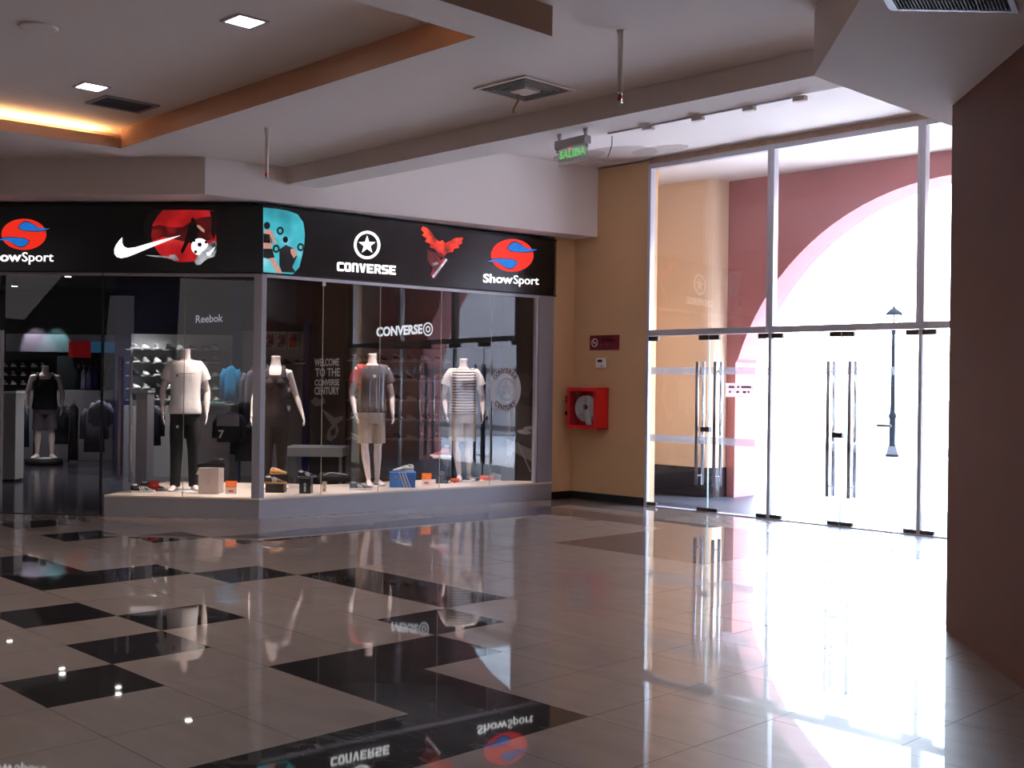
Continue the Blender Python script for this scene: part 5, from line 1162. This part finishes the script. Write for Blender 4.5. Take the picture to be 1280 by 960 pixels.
garment('grey and black backpack style jacket near the entrance glass', 118, 508, 18.6, .74, .17, CL('coal_cloth', 34, 34, 44))
garment('pale grey hooded top over the black jackets near the entrance glass', 126, 500, 17.4, .40, .13, CL('ash_cloth', 96, 96, 112))
garment('dark jacket hanging behind the slim grey pedestal', 190, 508, 17.6, .6, .14, CL('ink_cloth', 22, 22, 34))
# low white counters at the back of the entrance hall
F20 = Front(22.0)
fbox(F20, 'display_counter', 20, 79, 488, 574, -.4, 0, mat('counter_grey', rgb(120, 118, 124), .5), None, 'pale low counter behind the entrance mannequin', 'counter', bevel=.004)
fbox(F20, 'display_counter', 80, 146, 488, 580, -.4, .2, mat('counter_grey', rgb(120, 118, 124), .5), None, 'pale counter with a dark base near the entrance glass', 'counter', bevel=.004)
t = thing('clothes_rail', 'thin clothes rail above the counter near the entrance glass', 'clothes rail', F20.P.P((F20.P.st(90, 500)[0], .01), .2))
mb = MB(); pa, pb = F20.P.pp(62, 507, .7), F20.P.pp(104, 505, .7); pb.z = pa.z; mb.tube([pa, pb], .012, 8); wb(mb, 'rail', STEEL, t)
for q in (pa, pb): mb = MB(); mb.tube([(q.x, q.y, .01), q], .012, 8); wb(mb, 'upright', STEEL, t)
# dark shelving at the left with rows of shoes
F21 = Front(22.7)
t = thing('shoe_wall', 'black shelving with rows of lit shoes behind the entrance mannequin', 'shelving', F21.P.P((F21.P.st(35, 500)[0], .01)))
fbox(F21, 'back_panel', 0, 68, 440, 560, -.1, -.04, MBLACK, t)
for k_, y in enumerate((459, 470, 481)):
    fbox(F21, 'shelf', 0, 66, y, y+1, -.04, .25, MBLACK, t)
    shelf_shoes(F21, [6+i*12.2 for i in range(5)], y, .1, 'pale shoe on the %s black shelf behind the entrance mannequin' % nth[k_], 'shoes on the %s black shelf' % nth[k_], None, ['w', 'r', 'w', 'g'], .85)
fbox(F22, 'red_sign_panel', 88, 115, 427, 447, .06, .10, mat('dim_red_sign', rgb(130, 16, 20), .5, emit=.12), None, 'dim red panel high on the far wall of the shop', 'sign panel')
fbox(F22, 'blue_sign_panel', 116, 147, 427, 441, .06, .10, mat('dim_blue_sign', rgb(50, 105, 140), .5, emit=.12), None, 'dim blue panel beside the red one on the far wall', 'sign panel')
for i, (x, c) in enumerate(((98, 'black_cloth'), (105, 'pale_cloth'), (112, 'lilac_cloth'), (120, 'blue_cloth'), (129, 'ink_cloth'), (138, 'slate_cloth'))):
    M = {'pale_cloth': CL('pale_cloth', 170, 170, 205), 'lilac_cloth': CL('lilac_cloth', 120, 122, 165), 'blue_cloth': CL('blue_cloth', 40, 46, 130)}.get(c) or MATS[c]
    garment('%s shirt hanging in the row below the coloured panels' % ('black', 'white', 'lilac', 'blue', 'ink blue', 'slate grey')[i], x, 461, 22.4, .40, .05, M, sleeves=False)
# wall washer lamps of the shop
def spot_fitting(loc, target, power, col, label, size=.9, blend=.7):
    t = thing('ceiling_spotlight', label, 'spotlight', loc)
    mb = MB(); mb.lathe([(.001, .0), (.06, 0), (.065, .02), (.065, .10), (.001, .10)], n=20); mb.build('housing', MBLACK, t)
    mb = MB(); mb.lathe([(.001, -.002), (.048, -.002), (.048, 0), (.001, 0)], n=20); mb.build('lens', mat('spot_lens', (1, .95, .88, 1), .4, emit=12, var=0), t)
    lamp('spot_light', 'SPOT', Vector(loc)-Vector((0, 0, .02)), power, col, .05, target, spot=size, blend=blend); return t
for k_, (px, py, lab) in enumerate(((236, 900, 'first'), (148, 868, 'second'), (148, 860, 'third'), (78, 843, 'fourth'), (78, 837, 'fifth'), (12, 800, 'sixth'))):
    v = at(px, py, -3.24); p = Vector((v.x, v.y, 3.24))
    spot_fitting(p, p-Vector((0, 0, 3)), 75, (1, .95, .95), 'bright spotlight in the shop ceiling, %s from the entrance' % lab, 1.6)
cL = m1+_f*(-.35); spot_fitting((cL.x, cL.y, 3.2), m1+Vector((0, 0, .8)), 330, (1, .84, .74), 'warm spotlight over the white t-shirt mannequin', 1.05, .6)
c2 = at(283, 615, ZS0); spot_fitting((c2.x+.2, c2.y+.25, 3.2), c2+Vector((-.3, -.2, 0)), 200, (1, .84, .72), 'warm spotlight over the off-white display box', .8, .6)
c3 = m2+_f*(-.25); spot_fitting((c3.x, c3.y, 3.2), m2+Vector((0, 0, .6)), 130, (1, .88, .82), 'warm spotlight over the tank top mannequin', 1.0, .6)
c4 = m3+_f*(-.3)+R2*.2; spot_fitting((c4.x, c4.y, 3.2), m3+Vector((0, 0, .6)), 130, (1, .88, .82), 'warm spotlight over the beige shorts mannequin', 1.0, .6)
c5 = m4+_f*(-.25); spot_fitting((c5.x, c5.y, 3.2), m4+Vector((0, 0, .6)), 130, (1, .88, .82), 'warm spotlight over the striped shirt mannequin', 1.0, .6)
w0 = F22.P.pp(47, 432); lamp('wash_light', 'SPOT', w0+F22.P.n*.35+Vector((-.1, -.1, .5)), 12, (1, .85, 1), .03, w0, spot=1.2)
w1 = F22.P.pp(70, 432); lamp('wash_light', 'SPOT', w1+F22.P.n*.35+Vector((0, 0, .5)), 10, (.5, .95, .9), .03, w1, spot=1.2)
# dark ceiling band above the black shelving, catching the wash light
struct(fbox(F22, 'trim_25', 8, 145, 418, 440, .0, .04, mat('pelmet', rgb(120, 118, 125), .6)))

# shop entrance door with long handles
FD = Front(14.3)
r = sempty('door_7', FD.P.P((FD.P.st(150, 480)[0], .01)))
mb = MB(); a0, a1, z0, z1 = FD.rect(128, 166.5, 372, 640); mb.prism([FD.P.P((a0, .02), 0), FD.P.P((a1, .02), 0), FD.P.P((a1, 2.6), 0), FD.P.P((a0, 2.6), 0)], FD.P.n*.01); wb(mb, 'pane', SGLASS, r)
for x, M, y0, y1 in ((152, mat('bronze_bar', rgb(170, 145, 135), .35, metal=.2), 446, 600), (166.5, mat('silver_bar', rgb(205, 198, 198), .35, metal=.2), 446, 603)):
    s_, zt_ = FD.P.st(x, y0); _, zb2 = FD.P.st(x, y1); mb = MB(); mb.tube([FD.P.P((s_, max(zb2, .1)), .06), FD.P.P((s_, zt_), .06)], .018, 12)
    for z in (max(zb2, .1)+.15, zt_-.15): mb.tube([FD.P.P((s_, z), .0), FD.P.P((s_, z), .06)], .01, 8)
    wb(mb, 'handle', M, r)
